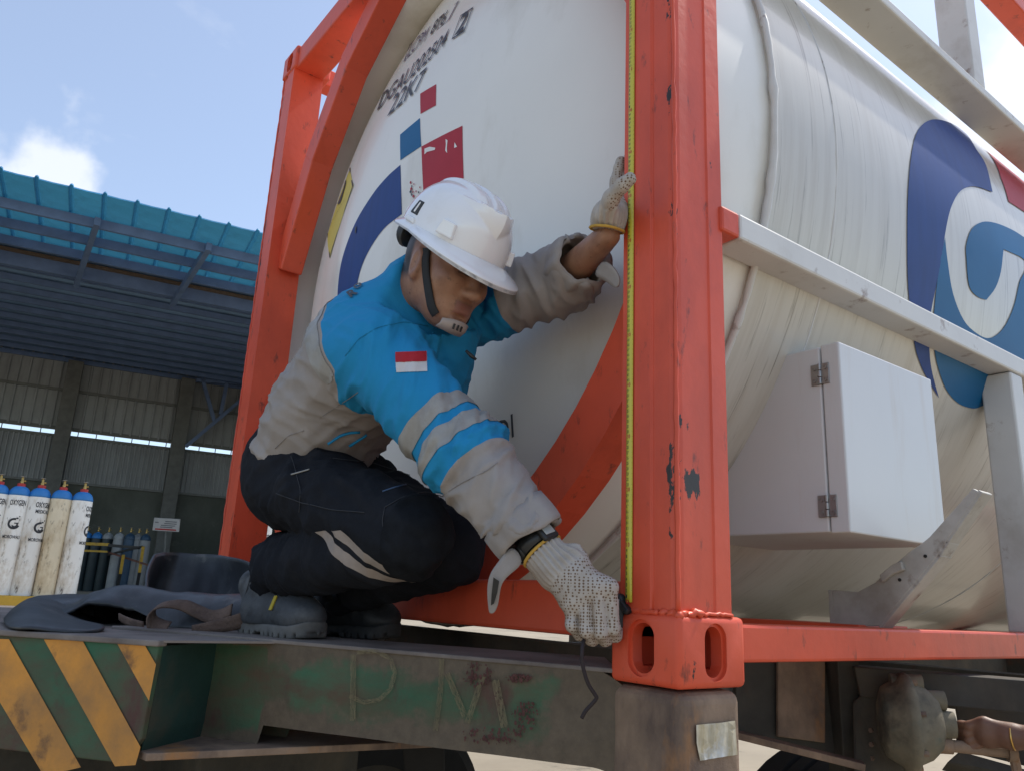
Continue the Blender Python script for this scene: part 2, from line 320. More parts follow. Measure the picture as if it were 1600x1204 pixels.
for cy in (0, 1):
    def part(name, lo, hi, mat, bevel=.006, par=None):
        b = B().box(lo, hi); return mesh(name, corner(b.v, 0, cy), b.f, mat, par or box_, bevel=bevel)
    part('bottom_side_rail', (.178, .012, .040), (CL-.178, .10, .106), ORANGE)
    part('top_side_rail', (.178, .012, 2.49), (CL-.178, .10, 2.58), ORANGE)
    part('middle_side_rail', (.20, .0, .864), (CL-.20, .075, .922), RAILW)
    for xx in ((.142, .20), (CL-.20, CL-.142)): part('rail_stub', (xx[0], .001, .865), (xx[1], .074, .921), ORANGE)
    part('upper_side_rail', (.15, .0, 1.842), (CL-.15, .118, 1.876), RAILW)
    for k in range(4):
        x = 1.515+k*1.0
        if k in (0, 2, 3) or True:
            part('side_strut', (x, .004, .104), (x+.085, .092, .862), RAILW)
            part('side_strut', (x, .004, 1.878), (x+.085, .105, 2.488), RAILW)
# saddle under the tank: bent plate with a web, a stiffener and bolts
SADM = M('dull_saddle_paint', (.44, .42, .385), .6, var=.1, vs=6, dirt=((.27, .24, .20), .4, 5), dirt2=((.14, .09, .06), .06, 12))
def saddle(x0, mirror):
    px = [(1301, 978), (1301, 921), (1340, 924), (1366, 910), (1392, 886), (1420, 862), (1440, 848), (1452, 838), (1520, 762), (1531, 768), (1478, 846), (1466, 866), (1374, 977)]
    P = [on(q, 'x', .80) for q in px]; P = [V(x0, p[1], p[2]) for p in P]; lip = P[9:]+[]
    s_ = mesh('saddle', corner(B().prism(P, (.012, 0, 0)).v, 0, mirror), B().prism(P, (.012, 0, 0)).f, SADM, box_, bevel=.002)
    for k, (a, c) in enumerate(zip(lip[:-1], lip[1:])):
        d = unit0(c-a); nrm = np.cross(d, (1, 0, 0)); b = B().obox((a+c)/2+V(.026, 0, 0), d, (1, 0, 0), nrm, np.linalg.norm(c-a)/2+.003, .025, .0055+.0006*k); mesh('flange', corner(b.v, 0, mirror), b.f, SADM, s_, bevel=.002)
    a, c = P[0], P[1]; b = B().obox((a+c)/2+V(.03, .004, 0), (0, 0, 1), (1, 0, 0), (0, 1, 0), np.linalg.norm(c-a)/2, .03, .006); mesh('flange', corner(b.v, 0, mirror), b.f, SADM, s_, bevel=.002)
    Q = [on(q, 'x', .80) for q in [(1378, 898), (1398, 882), (1412, 876), (1416, 890), (1398, 897), (1382, 910)]]; b = B().prism([V(x0-.014, p[1], p[2]) for p in Q], (.0135, 0, 0)); mesh('stiffener', corner(b.v, 0, mirror), b.f, SADM, s_, bevel=.003)
    for q in ((1446, 868), (1406, 905)):
        p = on(q, 'x', .80); b = B().lathe([(.004, 0), (.004, -.002), (.001, -.002)], (x0, p[1], p[2]), 'x', 8); mesh('bolt_hole', corner(b.v, 0, mirror), b.f, DARK, s_)
    b = B().box((x0-.03, .12, .092), (x0+.2, .5, .110)); mesh('base_plate', corner(b.v, 0, mirror), b.f, ORANGE, s_, bevel=.003)
unit0 = lambda a: a/np.linalg.norm(a)
for cy in (0, 1): saddle(.80, cy); saddle(4.9, cy)
for x in (.9, 3.0, 5.0): mesh('bottom_cross_member', *(lambda b: (b.v, b.f))(B().box((x, .1, .05), (x+.1, CW-.1, .088))), ORANGE, box_, bevel=.004)
# cabinet on the near side
cab = mesh('valve_cabinet', *(lambda b: (b.v, b.f))(B().box((.545, .046, .302), (.975, .62, .722))), CABW, box_, bevel=.004)
mesh('cabinet_door', *(lambda b: (b.v, b.f))(B().box((.544, -.003, .300), (.977, .0425, .724))), CABW, cab, bevel=.0035)
for zc in (.656, .358):
    h = B().box((.5405, .0490, zc-.024), (.5445, .0680, zc+.024)).box((.5405, .0235, zc-.024), (.5435, .0425, zc+.024))
    for k in range(3): h.tube([(.540, .0455, zc-.024+k*.016+.0006), (.540, .0455, zc-.024+k*.016+.0154)], .0048, 12)
    ho = mesh('hinge', h.v, h.f, STEEL, cab, bevel=.0008)
    s_ = B()
    for dy in (.0595, .032):
        for dz in (-.014, .014): s_.lathe([(.0048, 0), (.0048, -.0022), (.0025, -.0022), (.0022, -.0008), (.0001, -.0008)], (.5405, dy, zc+dz), 'x', 14)
    s_v = s_.v; mesh('screws', s_v, s_.f, STEEL, ho, smooth=False)['kind'] = 'stuff'
b = B().tube([(.53, .5, .30), (.8, .52, .29), (1.0, .55, .288)], .004, 6)
# --- painted marks that follow the dome and the shell
def hit_dish(q):
    d = ray(q); lo, hi = (-.15-CAM[0])/d[0], (.6-CAM[0])/d[0]
    for _ in range(50):
        m = (lo+hi)/2; p = CAM+d*m
        if p[0]-dish_x(math.hypot(p[1]-YC, p[2]-ZC)) > 0: hi = m
        else: lo = m
    return (CAM+d*lo)[1:]
def hit_shell(q):
    d = ray(q); a = d[1]**2+d[2]**2; oy, oz = CAM[1]-YC, CAM[2]-ZC; bq = d[1]*oy+d[2]*oz; c = oy*oy+oz*oz-RT_**2
    disc = bq*bq-a*c
    t = (-bq-math.sqrt(max(disc, 0)))/a; p = CAM+d*t
    return np.array([p[0], RT_*math.atan2(p[2]-ZC, YC-p[1])])
def dish_map(P, off=.0012): P = np.asarray(P); return np.c_[dish_x(np.hypot(P[:, 0]-YC, P[:, 1]-ZC))-off, P]
def shell_map(P, off=.0022):
    P = np.asarray(P); a = P[:, 1]/RT_; r = RT_+off; return np.c_[P[:, 0], YC-r*np.cos(a), ZC+r*np.sin(a)]
def fill2d(poly, step):
    bm = bmesh.new(); vs_ = [bm.verts.new((p[0], p[1], 0)) for p in poly]; es = [bm.edges.new((vs_[i], vs_[(i+1) % len(vs_)])) for i in range(len(vs_))]
    bmesh.ops.triangle_fill(bm, edges=es, use_beauty=True)
    for _ in range(5):
        le = [e for e in bm.edges if e.calc_length() > step]
        if not le: break
        bmesh.ops.subdivide_edges(bm, edges=le, cuts=1); bmesh.ops.triangulate(bm, faces=bm.faces)
    bm.verts.index_update(); v = [(x.co.x, x.co.y) for x in bm.verts]; f = [[x.index for x in q.verts] for q in bm.faces]; bm.free(); return np.array(v), f
def curve_pts(P, n=6):                                # Catmull-Rom through px points, corners kept where a point is doubled
    out_ = []; P = [np.array(p, float) for p in P]; m = len(P)
    for i in range(m):
        p0, p1, p2, p3 = P[i-1], P[i], P[(i+1) % m], P[(i+2) % m]
        if np.allclose(p1, p2): continue
        if np.allclose(p0, p1): p0 = 2*p1-p2
        if np.allclose(p3, p2): p3 = 2*p2-p1
        for k in range(n):
            t = k/n; out_.append(.5*((2*p1)+(-p0+p2)*t+(2*p0-5*p1+4*p2-p3)*t*t+(-p0+3*p1-3*p2+p3)*t**3))
    return out_
def decal(name, px, mat, hit, mp_, step=.07, off=.0012, label=None, parent=None):
    v, f = fill2d([hit(q) for q in px], step); return props(mesh(name, mp_(v, max(off, .0022) if hit is hit_shell else off), f, mat, parent or box_, smooth=True), label)
_txt = {}
def text2d(s, weight=0, xs=1):
    k = (s, weight)
    if k not in _txt:
        c = bpy.data.curves.new('t', 'FONT'); c.body = s; c.size = 1; c.offset = weight; c.resolution_u = 3; o = bpy.data.objects.new('t', c); COL.objects.link(o)
        dg = bpy.context.evaluated_depsgraph_get(); me = bpy.data.meshes.new_from_object(o.evaluated_get(dg)); bpy.data.objects.remove(o)
        v = np.array([x.co[:2] for x in me.vertices]); f = [list(p.vertices) for p in me.polygons]; bpy.data.meshes.remove(me)
        v = (v-v.min(0))/(v.max(0)-v.min(0)); _txt[k] = (v, f)
    return _txt[k]
def lettering(name, s, quad, mat, hit, mp_, weight=.0, parent=None, off=.0045):   # quad: BL, BR, TL in photo pixels
    v, f = text2d(s, weight); a, b_, c = (np.array(q, float) for q in quad); P = np.array([hit(q) for q in a+v[:, :1]*(b_-a)+v[:, 1:]*(c-a)])
    return mesh(name, mp_(P, off), f, mat, parent or box_)
LBLUE = M('logo_blue', (.014, .05, .21), .5, var=.12, vs=3, stretch=(9, 9, .6), spec=.25); LTEAL = M('logo_teal', (.007, .12, .29), .5, var=.1, vs=3, spec=.25); LRED = M('logo_red', (.40, .022, .035), .5, var=.08, spec=.25)
INK = M('black_lettering', (.045, .05, .06), .5, var=.15); INKP = M('faded_purple_lettering', (.14, .11, .16), .6, var=.2); YEL = M('hazard_yellow', (.62, .50, .10), .5, var=.06)
decal('logo_square', [(657, 147), (682, 132), (681.5, 165), (657.5, 178.5)], LRED, hit_dish, dish_map, label='small red logo square')
decal('logo_square', [(625.5, 211), (656.5, 185), (658.5, 229), (626, 251)], LTEAL, hit_dish, dish_map, label='teal blue logo square')
decal('logo_square', [(659, 229.5), (700, 208), (723, 197), (725, 281), (724, 310), (664, 330), (662, 300)], LRED, hit_dish, dish_map, label='large red logo square with scuffed paint')
decal('logo_arc', curve_pts([(626, 258), (626, 258), (628.3, 335), (628.3, 335), (600, 358), (575, 395), (561, 432), (557, 470), (562, 510), (575, 545), (575, 545), (545, 520), (530, 490), (528, 455), (535, 405), (555, 350), (582, 305), (605, 277)]), LBLUE, hit_dish, dish_map)
for k, pg in enumerate(([(664, 233), (672, 230), (681, 231.5), (680, 235), (668, 238), (664, 242)], [(697, 218), (700, 220), (699, 232), (699.5, 240), (696.5, 236), (697.5, 226)], [(711, 223), (715, 230), (710.5, 232)])): decal('paint_scuff', pg, WHITE, hit_dish, dish_map, off=.002)
for k in range(16):
    x, y = 641+random.random()*18, 285+random.random()*40; s = random.uniform(.8, 2.2)
    decal('paint_scuff', [(x, y), (x+s*.8, y-s*1.6), (x+s*1.6, y-s*.6), (x+s*.8, y+s*1.5)], LRED if k % 3 else INK, hit_dish, dish_map, off=.0035)
decal('paint_scuff', [(556, 356), (558.5, 354), (557.5, 364), (556, 366)], INK, hit_dish, dish_map, off=.004)
lettering('code_lettering', '22K7', [(606, 183.5), (658, 138), (617.5, 150)], INK, hit_dish, dish_map, .006)
lettering('code_lettering', 'DGAU202504', [(590, 174.5), (695, 72.5), (600, 146)], INK, hit_dish, dish_map, .006)
lettering('code_lettering', '2', [(712, 57), (725, 48), (724, 23)], INK, hit_dish, dish_map, .02)
lettering('code_lettering', 'LCPM', [(636, 91), (664, 66), (646, 66)], INKP, hit_dish, dish_map, 0)
lettering('code_lettering', '8T6', [(672, 57), (694, 38), (682, 33)], INK, hit_dish, dish_map, .02)
def outline(name, quad, wd, mat, hit, mp_):
    q = [np.array(hit(p)) for p in quad]; c = sum(q)/4; b = B()
    for i in range(4):
        p0, p1 = q[i], q[(i+1) % 4]; i0, i1 = p0+(c-p0)/np.linalg.norm(c-p0)*wd, p1+(c-p1)/np.linalg.norm(c-p1)*wd
        b.add(mp_(np.array([p0, p1, i1, i0]), .004), [(0, 1, 2, 3)])
    return b.build(name, mat, box_)
outline('code_frame', [(707, 63), (727, 50), (741, 11.6), (721, 25)], .008, INK, hit_dish, dish_map)
outline('code_frame', [(631.5, 98), (703, 31.6), (718.7, 1.7), (642, 70)], .010, INKP, hit_dish, dish_map)
lettering('code_lettering', 'OI', [(746, 662), (771, 691), (744, 620)][0:1]+[(772, 690), (735, 630)], INK, hit_dish, dish_map, 0) if False else None
lettering('code_lettering', 'DI', [(778, 697), (805, 682), (776, 661)], INK, hit_dish, dish_map, 0)
dm = [(548, 262), (553, 290), (516, 404), (512.5, 366)]
decal('hazard_diamond', dm, YEL, hit_dish, dish_map)
outline('hazard_border', dm, .010, INK, hit_dish, dish_map)
lettering('hazard_lettering', 'OXIDIZER', [(514.5, 358), (538, 314), (518, 352)], INK, hit_dish, dish_map, .03)
lettering('hazard_lettering', '5.1', [(517, 383), (522, 369), (519.5, 376)], INK, hit_dish, dish_map, .01)
decal('hazard_flame', curve_pts([(528.5, 319), (536, 300), (541, 283), (541.5, 287), (538, 300), (533, 317)], 3), INK, hit_dish, dish_map, off=.0035)
# side logo
decal('logo_arc', curve_pts([(1454.7, 188), (1434, 203.6), (1423.6, 239), (1418, 297), (1416.5, 367), (1418, 451), (1427.7, 535.7), (1438, 571), (1448.5, 592), (1466.3, 621.6), (1466.3, 621.6), (1459, 596), (1453.5, 571), (1451, 544), (1451, 510), (1454.7, 481), (1461, 450), (1469, 409), (1477.5, 355), (1486, 322), (1500, 299), (1521, 292), (1550, 301), (1550, 301), (1540, 259.6), (1525, 234.7), (1508.7, 209.8), (1483.8, 193)], 4), LBLUE, hit_shell, shell_map)
decal('logo_ring', curve_pts([(1475.5, 371.7), (1475.5, 371.7), (1466, 420), (1459, 481), (1457, 520), (1459, 546), (1465, 575), (1477.5, 608), (1496, 629), (1517, 637), (1533, 634), (1560, 618), (1590, 588), (1616, 545), (1632, 500), (1640, 440), (1640, 440), (1604, 412), (1604, 412), (1600, 425), (1592, 442), (1583, 479.6), (1567, 513), (1546, 528.6), (1525, 521), (1504.5, 500), (1488, 459), (1479.6, 409)], 4), LTEAL, hit_shell, shell_map)
decal('logo_drop', curve_pts([(1509, 404), (1508.7, 384), (1517, 359), (1533.6, 347.6), (1554, 349), (1579, 359), (1600, 372), (1640, 400), (1640, 400), (1640, 436), (1640, 436), (1592, 401), (1592, 401), (1567, 390), (1567, 390), (1562.6, 425.7), (1554, 450.6), (1540, 469), (1540, 469), (1525, 463), (1513, 446)], 4), LTEAL, hit_shell, shell_map)
decal('logo_square', [(1537.7, 231), (1556, 243), (1577, 257.6), (1600, 284), (1606, 300), (1603, 334), (1588, 324), (1575, 315.7), (1562.6, 278)], LRED, hit_shell, shell_map, label='red logo square on the tank side')
decal('logo_square', [(1496, 186), (1509, 192), (1523, 212), (1533.6, 224), (1523, 220), (1508, 203)], LTEAL, hit_shell, shell_map, label='teal logo square on the tank side')
# ------------------------------------------------------------------ the yard and the flat trailer the container stands on
GZ = -1.25
b = B(); gx = np.r_[-400, -60, np.linspace(-16, 34, 26), 90, 900]; gy = np.r_[-400, -60, np.linspace(-16, 40, 29), 100, 900]
b.grid([[(x, y, GZ) for y in gy] for x in gx]); g = b.build('ground', CONC); g['kind'] = 'structure'
TR = thing('flat_trailer', 'rusty green flat trailer with yellow hazard stripes and chalked letters', 'trailer', (1.6, 1.0, GZ))
TT = V(-.504, .864, 0); TF = V(-.864, -.504, 0); P0 = V(0, .165, 0)
def pm(u, z, f=0): return P0+TT*u+TF*f+V(0, 0, z)     # point on the outrigger's face
# outrigger beam with a bent-down nose against the corner block
n = 190; rows = []; rus = []
for u in np.linspace(-.03, 1.30, n):
    zt = .020-.03*max(0, (.05-u)/.08)**2; st = min(1, max(0, (u-.738)/.012)); zb = -.146-.02*max(0, (.03-u)/.06)**2-.050*st
    row = [pm(u, z, .0015*math.sin(u*23)+.001*math.sin(z*50+u*9)) for z in np.linspace(zb, zt, 26)]; rows.append(row+[pm(u, zt, -.1), pm(u, zb, -.1)])
    for z in np.linspace(zb, zt, 26):
        c = (z-zb)/(zt-zb); e = max((c-.62)/.38, (.40-c)/.40, (.17-u)/.12); nz = math.sin(u*17+2)*.22+math.sin(u*41+z*30)*.16+math.sin(z*90+u*61)*.12
        if u > .75: e = max((.22-c)/.18, (c-.93)/.06, .25-abs(u-.92)*2.2-abs(c-.3))
        rus.append(min(1, max(0, e*.95+nz*.55+.12)))
    rus += [.6, .6]
GRN2 = GREEN.copy(); GRN2.name = 'green_paint_rusting_at_edges'
def blend_attr(m, attr, col, col2):                   # rust-brown earth colours where the paint has gone, broken up by fine noise
    t = m.node_tree; p = t.nodes['Principled BSDF']; N = t.nodes.new; Lk = t.links.new; c0 = p.inputs['Base Color'].links[0].from_socket; a = N('ShaderNodeAttribute'); a.attribute_name = attr
    nz = N('ShaderNodeTexNoise'); nz.inputs['Scale'].default_value = 38; nz.inputs['Detail'].default_value = 9; nz.inputs['Roughness'].default_value = .7; Lk(N('ShaderNodeTexCoord').outputs['Object'], nz.inputs['Vector'])
    s_ = N('ShaderNodeMath'); s_.operation = 'ADD'; Lk(a.outputs['Fac'], s_.inputs[0]); Lk(nz.outputs['Fac'], s_.inputs[1]); r = N('ShaderNodeMapRange'); r.inputs['From Min'].default_value = .80; r.inputs['From Max'].default_value = 1.15; Lk(s_.outputs[0], r.inputs['Value'])
    k = N('ShaderNodeMix'); k.data_type = 'RGBA'; k.inputs['A'].default_value = (*col, 1); k.inputs['B'].default_value = (*col2, 1); Lk(nz.outputs['Fac'], k.inputs['Factor'])
    x = N('ShaderNodeMix'); x.data_type = 'RGBA'; Lk(r.outputs['Result'], x.inputs['Factor']); Lk(c0, x.inputs['A']); Lk(k.outputs['Result'], x.inputs['B']); Lk(x.outputs['Result'], p.inputs['Base Color'])
blend_attr(GRN2, 'rust', (.045, .032, .022), (.165, .125, .08))
OUT = mesh('outrigger_beam', *(lambda b: (b.v, b.f))(B().grid(rows)), GRN2, TR, smooth=True, sharp=35, attrs={'rust': rus})
b = B().prism([pm(-.02, .012, .004), pm(1.2, .020, .004), pm(1.2, .020, -.16), pm(.05, .020, -.16)], (0, 0, .008)); b.build('top_flange', DECK, OUT, bevel=.002)
b = B().box((.006, .004, -.52), (.168, .166, -.0045)); b.build('corner_block', RUST, TR, bevel=.02, seg=4)
def hit_pm(q): p = onplane(q, P0, TF); return np.array([(p-P0)@TT, p[2]])
def map_pm(P, off=.003): P = np.asarray(P); return P0+P[:, :1]*TT+P[:, 1:]*V(0, 0, 1)+TF*off
CHALK = M('chalk_scratch', (.185, .155, .088), .95, var=.35, vs=120, stretch=(1, 1, .2), bump=.3)
REDOX = M('red_oxide_patch', (.085, .035, .03), .95, var=.4, vs=60, bump=.8, bs=120)
def stroke(px, wpx, mat, name, nl=4):
    nl = nl*2                 # a chalked stroke: a few broken lines side by side
    b = B(); px = [np.array(p, float) for p in px]; L_ = [0]
    for k in range(1, len(px)): L_.append(L_[-1]+np.linalg.norm(px[k]-px[k-1]))
    def pt(s):
        for k in range(1, len(px)):
            if s <= L_[k]+1e-9: t = (s-L_[k-1])/(L_[k]-L_[k-1]); return px[k-1]+(px[k]-px[k-1])*t, (px[k]-px[k-1])/(L_[k]-L_[k-1])
        return px[-1], (px[-1]-px[-2])/(L_[-1]-L_[-2])
    for j in range(nl):
        o = (j-(nl-1)/2)*wpx/nl; s = random.random()*3
        while s < L_[-1]-2:
            e = min(L_[-1], s+random.uniform(10, 40)); m = max(2, int((e-s)/5)+1); T_, U_ = [], []
            for q in np.linspace(s, e, m):
                p, d = pt(q); nn = np.array([-d[1], d[0]]); wd = wpx/nl*random.uniform(.10, .34); T_.append(p+nn*(o+wd)); U_.append(p+nn*(o-wd))
            Q = map_pm([hit_pm(q) for q in T_+U_], .0045); b.grid(Q.reshape(2, m, 3)); s = e+random.uniform(0, 5)
    return b.build(name, mat, OUT)
stroke([(554, 1020), (554, 1060), (553, 1125)], 9, CHALK, 'chalk_letter', 5)
stroke([(558, 1018), (590, 1016), (612, 1028), (619, 1050), (612, 1075), (595, 1092), (570, 1096), (548, 1086)], 7, CHALK, 'chalk_letter', 3)
stroke([(692, 1026), (690, 1080), (682, 1140)], 8, CHALK, 'chalk_letter', 4); stroke([(700, 1050), (728, 1118)], 9, CHALK, 'chalk_letter', 4)
stroke([(757, 1052), (732, 1128)], 9, CHALK, 'chalk_letter', 4); stroke([(775, 1060), (790, 1135)], 12, CHALK, 'chalk_letter', 4)
def blotch(cx, cy, rx, ry, name='rust_patch', mat=None, n=70):   # flaking patch: many ragged scabs crowded round a centre
    b = B()
    for k in range(n):
        a, q = random.random()*6.28, math.sqrt(random.random()); x, y = cx+rx*q*math.cos(a), cy+ry*q*math.sin(a); r = random.uniform(1.2, 4.2)*(1.25-.6*q); a0 = random.random()*6
        P = [hit_pm((x+r*random.uniform(.5, 1.1)*math.cos(t+a0)*.8, y+r*random.uniform(.6, 1.3)*math.sin(t+a0))) for t in np.linspace(0, 6.28, 8)[:-1]]
        b.add(map_pm(P, .0036+.00004*k), [list(range(7))])
    b.build(name, mat or REDOX, OUT)['kind'] = 'stuff'
blotch(823, 1118, 23, 25); blotch(770, 1148, 52, 13); blotch(748, 1052, 24, 20); blotch(812, 1058, 20, 6)
# striped end plate
PU = V(-.238, .303, 0); PU /= np.linalg.norm(PU); PN = V(-PU[1], PU[0], 0); PC = V(-.602, .805, 0)
if PN@FW > 0: PN = -PN
def pl(u, z, f=0): return PC+PU*u+V(0, 0, z)+PN*f
b = B().prism([pl(-.002, .016), pl(1.5, .016), pl(1.5, -.205), pl(.045, -.205), pl(.028, -.192), pl(.006, -.16)], -PN*.016); EP = b.build('end_plate', GREEN, TR, bevel=.003)
b = B()
for u0, u1 in ((.0, .02),): b.prism([pl(u0, .010, -.016), pl(u0+.014, .010, -.016), pl(u0+.014, -.19, -.016), pl(u0+.006, -.15, -.016)], -PN*.2)
b.build('plate_return', TEAL, TR)
def hit_pl(q): p = onplane(q, PC, PN); return np.array([(p-PC)@PU, p[2]])
def map_pl(P, off=.0025): P = np.asarray(P); return PC+P[:, :1]*PU+P[:, 1:]*V(0, 0, 1)+PN*off
STRIPE = M('yellow_stripe_paint', (.62, .27, .045), .75, var=.18, vs=4, bump=.3, bs=40, dirt=((.30, .16, .06), .5, 5), dirt2=((.07, .045, .035), .2, 9))
for k, sp in enumerate(([(-1, 997), (15.6, 997.5), (128, 1197.5), (100, 1204), (66, 1204), (-1, 1092)], [(70, 998), (130, 999), (221, 1166), (213, 1194), (181, 1196)], [(182, 1000), (226, 1004), (245, 1037), (234, 1094)])):
    v, f = fill2d([hit_pl(q) for q in sp], .06); v = v.copy(); mesh('hazard_stripe', map_pl(v), f, STRIPE, EP)
for k in range(3):
    u = .50+k*.2; v, f = fill2d([(u, .012), (u+.075, .012), (u-.04, -.20), (u-.115, -.20)], .08); mesh('hazard_stripe', map_pl(v), f, STRIPE, EP)
# recessed web, lower flange, deck plate
b = B().prism([(-.595, .795, -.197), (.02, .70, -.197), (.5, 1.2, -.197), (-.7, 1.5, -.197)], (0, 0, .014)); b.build('lower_flange', RUST, TR, bevel=.002)
for q in ((.30, .30),): pass
dk = [pl(1.5, 0, .004), pl(-.004, 0, .004), V(-.60, .805, 0), V(-.372, .795, 0), pm(.62, 0, -.165), V(-.03, .93, 0), V(-.03, 2.5, 0), V(-1.2, 2.9, 0)]
b = B().prism([V(p[0], p[1], .0165) for p in dk], (0, 0, .0045)); b.build('deck_plate', DECK, TR)
b = B().prism([pl(1.5, .0095, .0085), pl(-.006, .0095, .0085), pl(-.006, .0095, -.02), pl(1.5, .0095, -.02)], (0, 0, .012)); b.build('deck_edge', DECK, TR, bevel=.003)
# frame under the container
GREY = M('galvanised_bar', (.22, .225, .22), .6, var=.2, dirt=((.1, .09, .08), .4, 8))
for y0, y1, z0, z1, mt in ((.93, 1.0, -.19, -.03, CHAS), (1.62, 1.70, -.30, -.03, CHAS)): B().box((.15, y0, z0), (7.2, y1, z1)).build('main_beam', mt, TR, bevel=.004)
B().prism([V(-.02, .62, -.03), V(-.02, 1.45, -.03), V(.06, 1.45, -.03), V(.06, .30, -.03)], (0, 0, .02)).build('cross_bar', GREY, TR, bevel=.002)
B().box((.30, .18, -.12), (.36, 2.3, .032)).build('cross_bar', CHAS, TR, bevel=.002)
B().box((.45, .75, -.05), (.55, 2.3, -.022)).build('cross_bar', GREY, TR, bevel=.002)
for x in (1.9, 3.6, 5.2): B().box((x, .0, -.16), (x+.1, 2.4, -.03)).build('cross_bar', CHAS, TR, bevel=.003)
B().box((-.35, 1.25, -.62), (.10, 2.1, -.24)).build('added_dark_box', CHAS, TR, bevel=.01)  # two dark boxes added to blacken the space under the striped end
B().box((-.9, 1.55, -.7), (-.3, 3.0, -.26)).build('added_dark_box', CHAS, TR, bevel=.01)
# side web, post and landing gear on the right
def slab(px, D, th, name, mat, par=TR, bevel=.003):
    D = D if hasattr(D, '__len__') else [D]*len(px); P = [at(q, d) for q, d in zip(px, D)]; nn = np.cross(P[1]-P[0], P[-1]-P[0]); nn /= np.linalg.norm(nn)
    if nn@FW < 0: nn = -nn
    return B().prism(P, nn*th).build(name, mat, par, bevel=bevel)
slab([(1150, 1020), (1325, 1020), (1325, 1195), (1150, 1146)], [2.05, 2.12, 2.02, 1.98], .02, 'side_web', CHAS)
slab([(1216, 1030), (1290, 1030), (1290, 1160), (1216, 1150)], [2.045, 2.075, 2.0, 1.985], .012, 'patch_plate', RUST)
slab([(1308, 1025), (1342, 1025), (1348, 1260), (1322, 1260)], [2.02, 2.02, 1.95, 1.95], .10, 'side_post', CHAS)
B().beam(at((1150, 1146), 1.95), at((1350, 1196), 1.86), .05, .016).build('web_flange', RUST, TR, bevel=.002)
slab([(1335, 1041), (1660, 1067), (1660, 1120), (1345, 1088)], [1.98, 1.86, 1.84, 1.96], .09, 'side_rail', CHAS)
slab([(1490, 1085), (1680, 1100), (1680, 1215), (1505, 1172)], [2.25, 2.15, 2.1, 2.2], .02, 'side_web', CHAS)
slab([(1500, 1172), (1700, 1228), (1700, 1250), (1480, 1190)], [2.08, 2.0, 2.0, 2.06], .05, 'side_rail', CHAS)
slab([(1332, 1096), (1362, 1068), (1436, 1072), (1440, 1290), (1336, 1290)], [1.97, 1.97, 1.95, 1.85, 1.85], .09, 'gear_leg', CHAS, bevel=.006)
for k in range(4): p = at((1362+k*.6, 1140+22*k), 1.915); B().lathe([(.006, 0), (.006, -.006), (.001, -.006)], p, 'x', 6).build('bolt', RUST, TR)
# brake chamber / gear housing: two flanged domes facing right-front
GEARM = M('dusty_gear_housing', (.17, .145, .10), .85, var=.3, vs=14, bump=.5, bs=50, dirt=((.05, .10, .095), .22, 9), dirt2=((.03, .028, .025), .3, 6))
GX = V(.62, -.76, .02); GX /= np.linalg.norm(GX); gc = at((1418, 1128), 1.86); gs = np.cross(GX, (0, 0, 1)); gs /= np.linalg.norm(gs); gu = np.cross(gs, GX)
def lathe_dir(prof, c, d, s1, s2, n=28, sq=1.0):
    b = B(); Vv = []; m = len(prof)
    for r, h in prof:
        for k in range(n): a = 2*math.pi*k/n; Vv.append(c+d*h+s1*r*math.cos(a)+s2*r*math.sin(a)*sq)
    b.add(Vv, [[i*n+k, i*n+(k+1) % n, (i+1)*n+(k+1) % n, (i+1)*n+k] for i in range(m-1) for k in range(n)]+[list(range(n))[::-1], [(m-1)*n+k for k in range(n)]]); return b
GB = lathe_dir([(.045, -.06), (.07, -.05), (.086, -.02), (.098, -.012), (.100, 0), (.096, .010), (.082, .016), (.070, .045), (.052, .066), (.034, .072), (.028, .076), (.026, .10), (.001, .10)], gc, GX, gs, gu, sq=1.12).build('gear_housing', GEARM, TR, smooth=True, sharp=50)
lathe_dir([(.022, .05), (.022, .085), (.012, .088), (.001, .088)], gc+gu*.052, GX, gs, gu, 12).build('boss', GEARM, GB, smooth=True, sharp=40)
lathe_dir([(.02, .0), (.02, .07), (.001, .07)], gc+gu*.088-GX*.03, GX, gs, gu, 12).build('boss', GEARM, GB, smooth=True, sharp=40)
for k in range(7):
    a = 2*math.pi*k/7+.3; lathe_dir([(.007, .0), (.007, .022), (.001, .022)], gc+gs*.088*math.cos(a)+gu*.098*math.sin(a), GX, gs, gu, 6).build('bolt', RUST, GB)
SH0 = gc-gu*.045+GX*.06; SH1 = SH0+GX*.155-gu*.006
B().tube([SH0, SH0+GX*.03, SH0+GX*.032, SH1], [.018, .018, .0135, .0135], 14).build('shaft', RUST, GB, smooth=True, sharp=40)
CR = B().tube([SH1-GX*.012, SH1+GX*.006], [.021, .021], 12).tube([SH1, SH1+V(0, 0, -.05)+GX*.006, SH1+V(0, 0, -.16)+GX*.01], .011, 8); crank = CR.build('hand_crank', RUST, GB, smooth=True, sharp=40)
